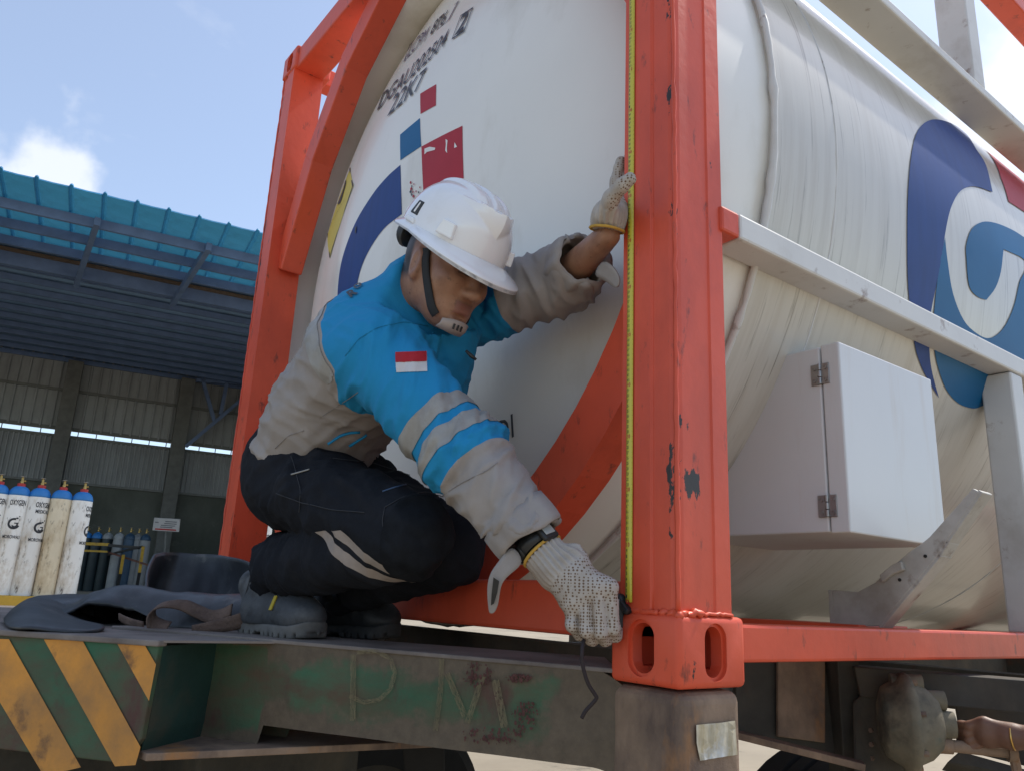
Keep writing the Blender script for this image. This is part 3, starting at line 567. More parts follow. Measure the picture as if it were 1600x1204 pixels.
# tyres and a bracket far below the deck
TY = M('tyre_rubber', (.018, .018, .018), .9, var=.2, bump=.4, bs=40)
def tyre(c, r, label):
    t = thing('trailer_wheel', label, 'wheel', (c[0], c[1], c[2]-r))
    pr = [(r*.55, -.12), (r*.9, -.135), (r*.985, -.11), (r, -.08), (r, -.035), (r*.97, -.033), (r*.97, -.02), (r, -.018), (r, .018), (r*.97, .02), (r*.97, .033), (r, .035), (r, .08), (r*.985, .11), (r*.9, .135), (r*.55, .12)]
    B().lathe(pr, c, 'y', 48, cap=False).build('tyre', TY, t, smooth=True, sharp=30)
    B().lathe([(r*.56, -.11), (r*.5, -.09), (r*.48, -.04), (r*.2, -.03), (r*.18, -.1), (.02, -.11), (.02, .1), (r*.5, .1), (r*.56, .11)], c, 'y', 32).build('rim', CHAS, t, smooth=True, sharp=30)
pw = at((545, 1345), 2.75); tyre(V(pw[0], pw[1], GZ+.5) if False else V(pw[0], pw[1], -.72), .5, 'black tyre in the shade under the striped end of the trailer')
tyre(V(1.30, .52, -.75), .5, 'black tyre under the deck beside the rusty corner block')
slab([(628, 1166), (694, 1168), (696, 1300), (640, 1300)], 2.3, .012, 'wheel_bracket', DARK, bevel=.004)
# paper notice pasted on the corner block
PAPER = M('stained_paper', (.52, .47, .36), .9, var=.25, vs=30, stretch=(1, 1, 1), dirt=((.33, .25, .12), .45, 14, (3, 1, .6)), dirt2=((.55, .57, .58), .35, 18))
v, f = fill2d([on(q, 'y', 0)[[0, 2]] for q in [(1087.5, 1131.5), (1127, 1128), (1149, 1125), (1150.5, 1150), (1153, 1178), (1120, 1183), (1094.5, 1187.5), (1088, 1160)]], .02)
vv = np.c_[v[:, 0], .0005-.0015*np.sin(v[:, 0]*130)**2, v[:, 1]]; mesh('paper_notice', vv, f, PAPER, TR)
# ------------------------------------------------------------------ things lying on the deck
RUB = M('black_rubber', (.026, .029, .034), .42, var=.3, vs=7, bump=.3, bs=22, dirt=((.065, .07, .075), .34, 6), dirt2=((.14, .13, .12), .08, 11))
WEB = M('brown_webbing', (.145, .095, .072), .95, var=.2, vs=30, bump=.8, bs=160, dirt=((.085, .055, .045), .4, 12))
DZ = .0215
def rubber_sheet():
    # a thick folded sheet: ridge runs to the right, its front lip lifted off the deck so that one looks into the fold
    ns = 70; R = []
    for i in range(ns):
        s = i/(ns-1); px = 96+s*312
        ridge = np.interp(px, [96, 120, 141, 167, 194, 222, 252, 281, 332, 377, 410], [952, 943, 927, 917, 913.5, 916, 920, 926, 927, 924.5, 925])
        lip = np.interp(px, [96, 105, 136, 170, 200, 260, 320, 410], [960, 957, 940, 942, 950, 950, 948, 948])
        D = 2.02; r3 = at((px, ridge), D+.03); zr = r3[2]; l3 = at((px, lip), D-.06); row = []
        back = at((px, 975), D+.28); back = V(back[0], back[1], DZ+.002)
        row.append(back); row.append(back+(r3-back)*.35+V(0, 0, .018)); row.append(back+(r3-back)*.7+V(0, 0, .022)); row.append(r3+V(0, 0, -.0005))
        row.append(r3*.7+l3*.3+V(0, 0, .006)-FW*.006); row.append(r3*.35+l3*.65+V(0, 0, .003)-FW*.012); row.append(l3)
        if px > 205:                                   # right of the fold the front falls to the deck
            k = min(1, (px-205)/60.); f3 = at((px, 981), D-.10); f3 = V(f3[0], f3[1], DZ+.003)
            row.append(l3+(f3-l3)*.5*k+V(0, 0, .004)); row.append(l3+(f3-l3)*k)
        else: row.append(l3+V(0, 0, -.003)+FW*.004); row.append(l3+V(0, 0, -.006)+FW*.010)
        R.append(row)
    t = thing('rubber_sheet', 'dark folded rubber sheet lying along the trailer deck', 'rubber sheet', at((200, 984), 2.0))
    o = B().grid(R).build('folded_sheet', RUB, t, smooth=True)
    tx = bpy.data.textures.new('crumple', 'CLOUDS'); tx.noise_scale = .09; tx.noise_depth = 3
    def solid(o, th=.006):
        m = o.modifiers.new('s0', 'SUBSURF'); m.levels = m.render_levels = 1; m = o.modifiers.new('d', 'DISPLACE'); m.texture = tx; m.strength = .016; m.mid_level = .5; m.texture_coords = 'GLOBAL'
        m = o.modifiers.new('s', 'SUBSURF'); m.levels = m.render_levels = 1; m = o.modifiers.new('t', 'SOLIDIFY'); m.thickness = th; m.offset = 0
    solid(o)
    # the left flap folded over towards the edge
    R = []
    top = [(13, 962), (22, 946), (39, 933.5), (52, 934), (66, 937), (84, 945), (105, 955), (135, 967), (163, 979)]
    bot = [(12, 980), (24, 982.5), (42, 983.5), (60, 984), (78, 984.5), (98, 985), (120, 985.5), (145, 986), (166, 984)]
    for (a, c) in zip(top, bot):
        t3 = at(a, 2.06); b3 = on(c, 'z', DZ+.003); row = []
        bk = t3+FW*.12; bk[2] = max(DZ+.004, t3[2]-.03); row.append(bk)
        row.append(t3+FW*.05+V(0, 0, -.004)); row.append(t3)
        for k in (.25, .5, .75, 1): row.append(t3+(b3-t3)*k+V(0, 0, .010*math.sin(math.pi*k))-FW*.02*math.sin(math.pi*k))
        R.append(row)
    o = B().grid(R).build('folded_flap', RUB, t, smooth=True); solid(o, .005)
    R = []
    for px in np.linspace(36, 150, 14):
        a = at((px, 934+.5*math.sin(px*.1)), 2.16); c = at((px, 962), 2.11); R.append([a+FW*.15+V(0, 0, -.03), a, a*.5+c*.5-FW*.015, c])
    o = B().grid(R).build('folded_layer', RUB, t, smooth=True); solid(o, .005)
    o = B().box((-.05, 1.2, DZ), (-.049, 1.201, DZ+.0005))
rubber_sheet()
def rubber_curl():
    t = thing('rubber_trough', 'stiff dark rubber trough standing curled beside the orange post', 'rubber trough', at((320, 930), 2.35))
    R = []; m = 34
    path = [(229, 924, 2.20), (231, 905, 2.26), (236, 880, 2.36), (243, 866, 2.50), (256, 862, 2.62), (280, 862.5, 2.68), (310, 864, 2.68), (340, 866, 2.64), (365, 870, 2.56), (385, 877, 2.46), (402, 890, 2.34)]
    P = [np.array(p) for p in path]; P = curve_pts([P[0]]+P+[P[-1]], 4)[0:-4] if False else P
    for i in range(m):
        s = i/(m-1)*(len(P)-1); k = min(int(s), len(P)-2); q = P[k]+(P[k+1]-P[k])*(s-k); tp = at(q[:2], q[2]); bt = V(tp[0], tp[1], DZ); bt = bt-FW*.12*math.sin(math.pi*i/(m-1)); bt[2] = DZ
        row = [tp+(bt-tp)*k2+FW*(.03*math.sin(math.pi*k2)+.004*math.sin(i*.9+k2*5)) for k2 in np.linspace(0, 1, 9)]; R.append(row)
    o = B().grid(R).build('trough_wall', RUB, t, smooth=True)
    mm_ = o.modifiers.new('s', 'SUBSURF'); mm_.levels = mm_.render_levels = 1; mm_ = o.modifiers.new('t', 'SOLIDIFY'); mm_.thickness = .008
rubber_curl()
def ribbon(pts, wv, name, mat, par, n=6):
    P = curve_pts([pts[0]]+list(pts)+[pts[-1]], n); P = [p for p in P]; W_ = curve_pts([wv[0]]+list(wv)+[wv[-1]], n)
    P = P[n:-n] if len(P) > 3*n else P; W_ = W_[n:-n] if len(W_) > 3*n else W_
    R = [[p-wq/2, p-wq/6, p+wq/6, p+wq/2] for p, wq in zip(P, W_)]
    o = B().grid(R).build(name, mat, par, smooth=True); mm_ = o.modifiers.new('t', 'SOLIDIFY'); mm_.thickness = .0035; mm_.offset = 0; return o
def strap():
    t = thing('lashing_strap', 'brown webbing lashing strap looped on the deck behind the boot', 'strap', at((300, 984), 1.92))
    dn = at((0, 10), 1.9)-at((0, 0), 1.9)              # ten photo pixels downwards at this depth
    def pt(x, y, D): return at((x, y), D)
    ps = [pt(176, 950, 1.95), pt(186, 962, 1.93), pt(205, 972, 1.90), pt(228, 977, 1.88)]
    ribbon(ps, [dn*.6, dn*1.0, dn*1.3, dn*1.1], 'strap_tail', WEB, t)
    ps = [pt(300, 982, 1.86), pt(262, 980, 1.86), pt(240, 973, 1.86), pt(236, 960, 1.86), pt(243, 949, 1.87), pt(260, 943, 1.89), pt(285, 944, 1.92), pt(308, 954, 1.93), pt(328, 962, 1.93), pt(345, 960, 1.93), pt(365, 950, 1.92), pt(384, 938, 1.92), pt(396, 920, 1.94)]
    fw = -FW*.045
    ribbon(ps, [fw+dn*.2, fw+dn*.9, fw*.9+dn*1.2, fw*.9+dn*1.2, fw+dn*.8, fw+dn*.3, fw+dn*.2, fw+dn*.2, fw+dn*.6, fw*.7+dn*1.3, fw*.5+dn*1.6, fw*.4+dn*1.7, fw*.3+dn*1.7], 'strap_loop', WEB, t)
    ps = [pt(262, 983, 1.86), pt(300, 981, 1.85), pt(340, 977, 1.85), pt(372, 970, 1.86), pt(402, 958, 1.88)]
    ribbon(ps, [dn*.5, dn*1.0, dn*1.9, dn*2.4, dn*2.6], 'strap_run', WEB, t)
strap()
# ------------------------------------------------------------------ the open-fronted filling shed behind
SE = V(.9857, -.1685, 0); SN = V(-.1685, -.9857, 0)
W0 = at((0, 660), 21); ZST = W0[2]; W0 = V(W0[0], W0[1], 0)
def sh(s, t, z): return W0+SE*s+SN*t+V(0, 0, z)
def hit_t(q, t): p = onplane(q, sh(0, t, 0), SN); return ((p-W0)@SE, p[2])
E0 = at((0, 290), 12); TE = (E0-W0)@SN; ZE = E0[2]
ZW = hit_t((0, 545), 0)[1]; SLOPE = (ZW-ZE)/TE        # roof height falls towards the front by this per metre
TB = TE-2.9
S0, S1 = -24., hit_t((470, 600), 0)[0]
shed = thing('filling_shed', 'open grey steel shed with a blue sheet roof behind the container', 'building', sh(4, TE/2, GZ))
def roofz(t): return ZE+(TE-t)*SLOPE
def srow(fn): return [fn]
# roof: step tiles over the overhang, one sheet behind
def tile_mesh(w, l):
    prof = [(0, 0), (.012, .035), (.035, .05), (.058, .035), (.07, 0), (w*.55, -.006), (w, 0)]
    rows = []
    for t, dz in ((0, .0), (l*.5, .012), (l*.97, .022), (l, -.004)): rows.append([(x, t, z+dz) for x, z in prof])
    b = B().grid(rows); return b
TWD, TLN = .46, .485
tb = tile_mesh(TWD, TLN); tm = None
nrow = 6; ncol = 34; sE = hit_t((0, 290), TE)[0]
for r in range(nrow):
    for c in range(ncol):
        s = sE-7.0*TWD+c*TWD; t = TE-TLN*r; p = sh(s, t, roofz(t)+.03+.012*(nrow-r)*0)
        if tm is None:
            o = mesh('roof_tile', tb.v, tb.f, BLUEROOF, shed, local=True); tm = o
        else: o = tm.copy(); COL.objects.link(o)
        o.location = Vector(p)-shed.location
        o.rotation_euler = (0, 0, math.atan2(SE[1], SE[0])); o.scale = (1, -1, 1)
rows = []
for k in range(90):
    t = TB+.5-(TB+1.0)*k/89; rows.append([sh(s, t, roofz(t)+.035+(.04 if k % 2 else 0)) for s in (S0, sE-7*TWD if t > TB else S0+1, S1-1, S1+.6)])
B().grid(rows).build('roof_sheet', SOFF, shed)
rows = [[sh(S0, t, roofz(t)+.05), sh(sE-7*TWD, t, roofz(t)+.05)] for t in (TE, TB+.05)]; B().grid(rows).build('roof_sheet', BLUEROOF, shed)
def sbox(s0, s1, t0, t1, z0, z1, name, mat, bevel=0):
    P = [sh(s, t, z) for z in (z0, z1) for s, t in ((s0, t0), (s1, t0), (s1, t1), (s0, t1))]
    return B().add(P, [(0, 3, 2, 1), (4, 5, 6, 7), (0, 1, 5, 4), (1, 2, 6, 5), (2, 3, 7, 6), (3, 0, 4, 7)]).build(name, mat, shed, bevel=bevel)
for k, t in enumerate((TE-.50, TE-1.36, TE-2.2)): sbox(S0, S1+.5, t-.03, t+.03, roofz(t)-.15, roofz(t)+.01, 'purlin', NAVY)
t = TB; sbox(S0, S1+.5, t-.06, t+.06, roofz(t)-.30, roofz(t)-.02, 'edge_beam', NAVY)
GUT = M('rusty_gutter', (.12, .085, .06), .8, var=.3); sbox(S0, S1+.5, t+.07, t+.14, roofz(t)-.06, roofz(t)-.005, 'gutter_strip', GUT)
for k in range(11):
    t = TB-.75*(k+1); sbox(S0, S1+.5, t-.03, t+.03, roofz(t)-.11, roofz(t)+.01, 'purlin', NAVY)
for px in ((334, 400), (300, 440)): pass
for q in ((132, 375), (296, 430), (-40, 350)):
    s = hit_t(q, TE-1.2)[0]; B().beam(sh(s+.18, TE-.3, roofz(TE-.3)-.10), sh(s-.1, TB-.3, roofz(TB)-.33), .09, .14).build('rafter', NAVY, shed)
# back wall
zu0 = ZST+.05; sL = hit_t((0, 600), 0)[0]; z_l1 = hit_t((0, 672), 0)[1]; z_l0 = hit_t((0, 742), 0)[1]
def panel(w, h, ribs):
    b = B(); pr = [(0, 0)]
    for r in ribs: pr += [(r-.03, 0), (r-.02, .05), (r+.02, .05), (r+.03, 0)]
    pr.append((w, 0)); b.grid([[(x, y, z) for x, y in pr] for z in (0, h)]); return b
pm1 = pm2 = None
NP = int((S1-S0)/.74)
for k in range(NP):
    s = S1-(k+1)*.74
    if s < sL-2.2: break
    for ver in (0, 1):
        if ver == 0:
            if pm1 is None: bb = panel(.735, ZW-zu0+.3, (.12, .37, .61)); o = pm1 = mesh('cladding_panel', bb.v, bb.f, CLAD, shed, local=True)
            else: o = pm1.copy(); COL.objects.link(o)
            o.location = Vector(sh(s, .05, zu0))-shed.location
        else:
            if pm2 is None: bb = panel(.735, z_l1-z_l0, (.06, .18, .31, .43, .55, .68)); o = pm2 = mesh('cladding_panel', bb.v, bb.f, CLAD, shed, local=True)
            else: o = pm2.copy(); COL.objects.link(o)
            o.location = Vector(sh(s, .05, z_l0))-shed.location
        o.rotation_euler = (0, math.radians(.0), math.atan2(SE[1], SE[0])+math.pi*0); o.scale = (1, -1, 1)
sEnd = sL-2.2
sbox(S0, S1, -.02, .045, zu0, ZW+.3, 'wall_sheet', CLAD); sbox(S0, S1, -.02, .045, z_l0, z_l1, 'wall_sheet', CLAD)
sbox(S0, S1, -.12, .02, GZ, z_l0+.02, 'concrete_wall', CONCW); sbox(S0, S1, .02, .10, z_l0-.06, z_l0+.0, 'wall_ledge', GIRT)
sbox(S0, S1, -.02, .06, zu0-.05, zu0+.05, 'girt', GIRT); zg = hit_t((0, 595), 0)[1]; sbox(S0, S1, .04, .11, zg-.05, zg+.03, 'girt', GIRT)
sbox(S0, S1, -.02, .06, z_l1-.02, z_l1+.08, 'girt', GIRT)
for k in range(26):
    s = S1-.45*(k+1); sbox(s-.012, s+.012, -.01, .01, z_l1, zu0, 'window_bar', GIRT)
sbox(S1, S1+.2, -.2, TB, GZ, ZW+.4, 'unseen_end_wall', CLAD)  # unseen gable wall, added to block light and keep the shed interior dark
DGREY = M('grey_column', (.15, .155, .145), .7, var=.2)
for px in (118, 297, -120):
    s = hit_t((px, 575), .2)[0]; sbox(s-.19, s+.19, .04, .42, GZ, ZW-.1, 'column', DGREY, .01)
s = hit_t((296, 620), .4)[0]
for (a, z0, c, z1) in ((.1, 3.9, 1.9, 6.05), (.75, 4.75, .25, 5.95), (.9, 4.95, .95, 6.0), (.1, 5.85, 2.2, 6.05)): B().beam(sh(s+a, .5, z0), sh(s+c, .5, z1), .10, .10).build('knee_brace', NAVY, shed)
# loading dock under the shed
DC = at((60, 931), 10.7); tD = (DC-W0)@SN; ZD = DC[2]; SD = hit_t((452, 900), tD)[0]
P = [sh(s, t, z) for z in (GZ, ZD) for s, t in ((S0, 0), (SD, 0), (SD, tD+.22), (S0, tD+.22))]
dock = B().add(P, [(0, 3, 2, 1), (4, 5, 6, 7), (0, 1, 5, 4), (1, 2, 6, 5), (2, 3, 7, 6), (3, 0, 4, 7)]).build('loading_dock', CONC); dock['kind'] = 'structure'
P = [sh(s, t, z) for z in (ZD-.33, ZD+.004) for s, t in ((S0, tD+.17), (SD, tD+.17), (SD, tD+.25), (S0, tD+.25))]
kerb = B().add(P, [(0, 3, 2, 1), (4, 5, 6, 7), (0, 1, 5, 4), (1, 2, 6, 5), (2, 3, 7, 6), (3, 0, 4, 7)]).build('dock_kerb', YELW, bevel=.01); kerb['kind'] = 'structure'
# ------------------------------------------------------------------ gas cylinders
CYW = M('white_cylinder_paint', (.86, .84, .79), .5, var=.06, vs=4, stretch=(1, 1, .4), dirt=((.38, .27, .15), .30, 4, (1, 1, .5)), dirt2=((.08, .06, .045), .14, 16, (1, 1, .4)), rand=.06)
CYY = M('yellowed_cylinder_paint', (.74, .64, .46), .55, var=.08, vs=4, stretch=(1, 1, .4), dirt=((.40, .27, .13), .34, 4, (1, 1, .5)), dirt2=((.10, .07, .045), .14, 16, (1, 1, .4)))
CYB = M('blue_shoulder_paint', (.03, .20, .52), .5, var=.1, dirt=((.1, .12, .15), .15, 9)); CYR = M('red_collar_paint', (.45, .03, .03), .5)
BRASS = M('brass_valve', (.45, .30, .10), .4, .8, var=.2); CYD = M('dark_cylinder_paint', (.02, .035, .04), .5, var=.3); CYG = M('grey_cylinder_paint', (.27, .28, .28), .5, var=.15, rand=.3)
CYN = M('navy_cylinder_paint', (.03, .07, .12), .5, var=.2)
STENCIL = M('black_stencil', (.03, .03, .035), .7)
def cyl_shape(r, h0, h1):
    return [(r*.96, 0), (r, .02), (r, h0), ]
def gas_cylinder(base, label, rot, body=CYW, shoulder=CYB, r=.1335, h=1.31, marks=None, group=None, lean=0, collar=CYR, n=28, valve=True):
    t = thing('gas_cylinder', label, 'gas cylinder', base, group, (0, lean, 0)); X = np.array(base)
    def lb(bb, name, mat, par=t, **k): return mesh(name, bb.v, bb.f, mat, par, local=True, **k)
    bd = lb(B().lathe([(r*.95, 0), (r, .018), (r, h)], (0, 0, 0), 'z', n), 'body', body, smooth=True, sharp=40)
    sh_ = lb(B().lathe([(r*1.002, h)]+[(r*(.27+.735*math.cos(a)), h+.13*math.sin(a)) for a in np.linspace(0, math.pi/2, 9)]+[(.036, h+.145)], (0, 0, 0), 'z', n, cap=False), 'shoulder', shoulder, smooth=True)
    if collar: lb(B().lathe([(.050, h+.118), (.052, h+.165), (.040, h+.172), (.03, h+.172)], (0, 0, 0), 'z', 20), 'neck_ring', collar, smooth=True, sharp=40)
    if valve:
        vb = B().lathe([(.020, h+.165), (.022, h+.20), (.016, h+.21), (.016, h+.245), (.010, h+.25), (.010, h+.262)], (0, 0, 0), 'z', 12).tube([(0, 0, h+.205), (.045, .0, h+.207)], .012, 8)
        vv_ = lb(vb, 'valve', BRASS, smooth=True, sharp=40)
        lb(B().lathe([(.012, h+.258), (.032, h+.260), (.034, h+.268), (.012, h+.272)], (0, 0, 0), 'z', 10), 'hand_wheel', STEEL, vv_)
    ang0 = math.atan2(CAM[1]-X[1], CAM[0]-X[0])+rot
    for txt, z, wd, ht in marks or []:
        if txt == 'logo':
            b = B()
            def ring(a0, a1, ro, ri, m=18, c=(0, 0)):
                R = [[(c[0]+q*math.cos(a), c[1]+q*math.sin(a)) for q in (ri, ro)] for a in np.linspace(math.radians(a0), math.radians(a1), m)]; return np.array(R)
            def put(R):
                sh0 = R.shape; Q = R.reshape(-1, 2); a = ang0+Q[:, 0]/r; b.grid(np.c_[(r+.002)*np.cos(a), (r+.002)*np.sin(a), z+Q[:, 1]].reshape(sh0[0], sh0[1], 3))
            put(ring(75, 340, ht*.5, ht*.32)); put(ring(-150, 45, ht*.27, ht*.14, c=(ht*.06, -.01))); put(np.array([[(ht*.02, .0), (ht*.02, ht*.09)], [(ht*.34, .0), (ht*.34, ht*.09)]]))
            put(np.array([[(ht*.12, ht*.42), (ht*.12, ht*.55)], [(ht*.28, ht*.42), (ht*.28, ht*.55)]])); put(np.array([[(ht*.30, ht*.60), (ht*.30, ht*.70)], [(ht*.40, ht*.60), (ht*.40, ht*.70)]]))
            lb(b, 'stencil_logo', STENCIL, bd); continue
        if txt == 'cross':
            b = B(); RR = 12
            for q in ([(-ht*.28, -ht*.09), (ht*.28, -ht*.09), (ht*.28, ht*.09), (-ht*.28, ht*.09)], [(-ht*.09, -ht*.28), (ht*.09, -ht*.28), (ht*.09, ht*.28), (-ht*.09, ht*.28)]):
                b.add([((r+.002)*math.cos(ang0+x/r), (r+.002)*math.sin(ang0+x/r), z+y) for x, y in q], [(0, 1, 2, 3)])
            R = np.array([[(q*math.cos(a), q*math.sin(a)) for q in (ht*.42, ht*.5)] for a in np.linspace(0, 2*math.pi, 20)]).reshape(-1, 2); a = ang0+R[:, 0]/r; b.grid(np.c_[(r+.002)*np.cos(a), (r+.002)*np.sin(a), z+R[:, 1]].reshape(20, 2, 3))
            lb(b, 'stencil_cross', CYR, bd); continue
        v, f = text2d(txt, .025); x = (v[:, 0]-.5)*wd; a = ang0+x/r
        b = B().add(np.c_[(r+.002)*np.cos(a), (r+.002)*np.sin(a), z+(v[:, 1]-.5)*ht], f); lb(b, 'stencil_text', STENCIL, bd)
    return t
full = [('OXYGEN', 1.21, .20, .075), ('logo', .93, .17, .15), ('MOROWALI', .765, .22, .035), ('MEDIS', .815, .2, .02)]
full1 = [('OXYGEN', 1.21, .20, .075), ('logo', .93, .17, .15), ('MOROWALI', .755, .22, .045)]
med = [('OXYGEN', 1.205, .20, .07), ('MEDICAL', 1.115, .18, .05), ('logo', .90, .17, .15), ('MOROWALI', .735, .22, .045)]
wg = 'white oxygen cylinders standing on the dock edge'
def cbase(px, D=10.7): p = on((px, 931), 'z', ZD); s = 0; q = sh((at((px, 931), D)-W0)@SE, tD, 0); return (q[0], q[1], ZD)
for px, lab, rot, mk, dz in ((-33, 'white oxygen cylinder cut by the left edge of the photo', .2, full1, 0), (0, 'white oxygen cylinder with OXYGEN and a round logo facing the camera', .02, full1, .0),
                         (32, 'white cylinder stencilled OXYGEN MEDICAL with its logo turned right', .55, med, -.005), (67, 'plain yellowed white cylinder without stencils in the dock row', 2.6, None, .03), (101, 'stained white cylinder at the right end of the dock row, stencil turned away', 1.25, med, -.02)):
    bs = cbase(px); gas_cylinder(bs, lab, rot, marks=mk, group=wg, lean=0, body=CYY if mk is None else CYW)
for px, lab, mk in ((398, 'white cylinder marked with a red cross behind the crouching man', [('cross', 1.05, .1, .17)]), (432, 'white cylinder with black stencil seen just behind the man\'s knee', [('OXYGEN', 1.0, .2, .08)])):
    gas_cylinder(cbase(px), lab, .1 if mk[0][0] == 'cross' else .25, marks=mk, group=wg)
# the rack of dark cylinders near the back wall
def rbase(px, D): q = at((px, 930), D); return V(q[0], q[1], ZD)
rg = 'cylinders in the yellow rack'
for k, (px, D, bd, sd_, lab) in enumerate(((137, 17.6, CYD, CYB, 'dark cylinder with a blue shoulder, leftmost in the yellow rack'), (154, 17.6, CYD, CYB, 'dark cylinder with blue shoulder, second in the yellow rack'), (171, 17.6, CYD, CYG, 'dark cylinder with a pale shoulder, nearest the white cylinders'),
        (189, 17.4, CYG, CYG, 'grey cylinder with a chain across it, mid rack'), (206, 17.4, CYN, CYN, 'navy blue cylinder between two grey ones in the rack'), (219, 17.5, CYG, CYG, 'pale grey cylinder behind the yellow rack post'), (231, 17.5, CYG, CYN, 'pale grey cylinder with a blue shoulder at the right end of the rack'))):
    gas_cylinder(rbase(px-18, D), lab, 0, body=bd, shoulder=sd_, r=.118, h=1.15, group=rg, collar=None, n=16)
rk = thing('cylinder_rack', 'yellow and black steel rack holding dark cylinders', 'rack', rbase(175, 17.2)); BLK = M('black_paint', (.02, .02, .02), .5)
def rbar(q0, q1, D0, D1, mat, r=.03, name='rack_bar'): B().beam(at(q0, D0), at(q1, D1), r*2, r*2).build(name, mat, rk)
rbar((122, 848), (170, 850), 17.1, 17.1, YELW); rbar((122, 859), (168, 861), 17.1, 17.1, YELW, .02); rbar((170, 851), (218, 855), 17.1, 17.0, BLK); rbar((168, 866), (222, 853), 17.3, 16.9, BLK, .02); rbar((170, 862), (232, 882), 17.2, 16.8, M('rusty_chain', (.16, .07, .05), .8), .018)
for a, c, mid in (((224, 853), (214, 914), (218, 893)), ((193, 866), (184, 914), (188, 895))): rbar(a, mid, 16.9, 16.9, YELW, .03, 'rack_post'); rbar(mid, c, 16.9, 16.9, BLK, .03, 'rack_post'); rbar(c, (c[0]-3, 930), 16.9, 16.9, BLK, .03, 'rack_post')
# notice board on a stand
nb = thing('notice_board', 'small pale notice board with a red strip on a thin stand', 'sign', rbase(250, 16.6)); NBW = M('notice_board_white', (.5, .48, .46), .6, var=.1)
Q = [at(q, 16.6) for q in ((241, 808), (281, 810.5), (279, 830), (238, 827.5))]; nn = np.cross(Q[1]-Q[0], Q[3]-Q[0]); nn /= np.linalg.norm(nn); nn = -nn if nn@FW > 0 else nn
B().prism(Q, -nn*.03).build('board', NBW, nb)
def bil(u, v): return (Q[0]*(1-u)+Q[1]*u)*(1-v)+(Q[3]*(1-u)+Q[2]*u)*v+nn*.004
B().add([bil(.1, .82), bil(.9, .82), bil(.9, .93), bil(.1, .93)], [(0, 1, 2, 3)]).build('red_strip', CYR, nb)
b = B()
for (u0, u1, v) in ((.45, .9, .2), (.42, .9, .36), (.3, .85, .52), (.28, .75, .66), (.06, .2, .3)): b.add([bil(u0, v), bil(u1, v), bil(u1, v+.07), bil(u0, v+.07)], [(0, 1, 2, 3)])
b.build('print_lines', M('grey_print', (.16, .16, .17), .7), nb)
B().tube([at((259, 829), 16.65), at((253, 930), 16.65)], .02, 8).build('stand', DGREY, nb)
# ------------------------------------------------------------------ people: smooth bodies grown from distance fields
def seg_cap(P, a, b, ra, rb):
    a, b = np.asarray(a, np.float32), np.asarray(b, np.float32); d = b-a; h = np.clip(((P-a)@d)/max(d@d, 1e-9), 0, 1)
    return np.linalg.norm(P-a-h[:, None]*d, axis=1)-(ra+(rb-ra)*h)
def seg_flat(P, a, b, ra, rb, side, k):               # tapered capsule, k times as wide along side
    side = np.asarray(side, np.float32)/np.linalg.norm(side); a, b = np.asarray(a, np.float32), np.asarray(b, np.float32); d = b-a
    h = np.clip(((P-a)@d)/max(d@d, 1e-9), 0, 1); q = P-a-h[:, None]*d; s = q@side; q = q+np.outer(s*(1/k-1), side)
    return np.linalg.norm(q, axis=1)-(ra+(rb-ra)*h)
def ell(P, c, ax, r):
    q = np.stack([((P-np.asarray(c, np.float32))@np.asarray(a_, np.float32))/rr for a_, rr in zip(ax, r)], 1); k0 = np.linalg.norm(q, axis=1)
    k1 = np.linalg.norm(q/np.asarray(r, np.float32), axis=1)
    return np.where(k1 > 1e-9, k0*(k0-1)/np.maximum(k1, 1e-9), -min(r))
def boxd(P, c, ax, h, rd):
    q = np.stack([np.abs((P-np.asarray(c, np.float32))@np.asarray(a_, np.float32))-(hh-rd) for a_, hh in zip(ax, h)], 1)
    return np.linalg.norm(np.maximum(q, 0), axis=1)+np.minimum(q.max(1), 0)-rd
def smin(a, b, k):
    h = np.maximum(k-np.abs(a-b), 0)/k; return np.minimum(a, b)-h*h*k*.25
def smax(a, b, k): return -smin(-a, -b, k)
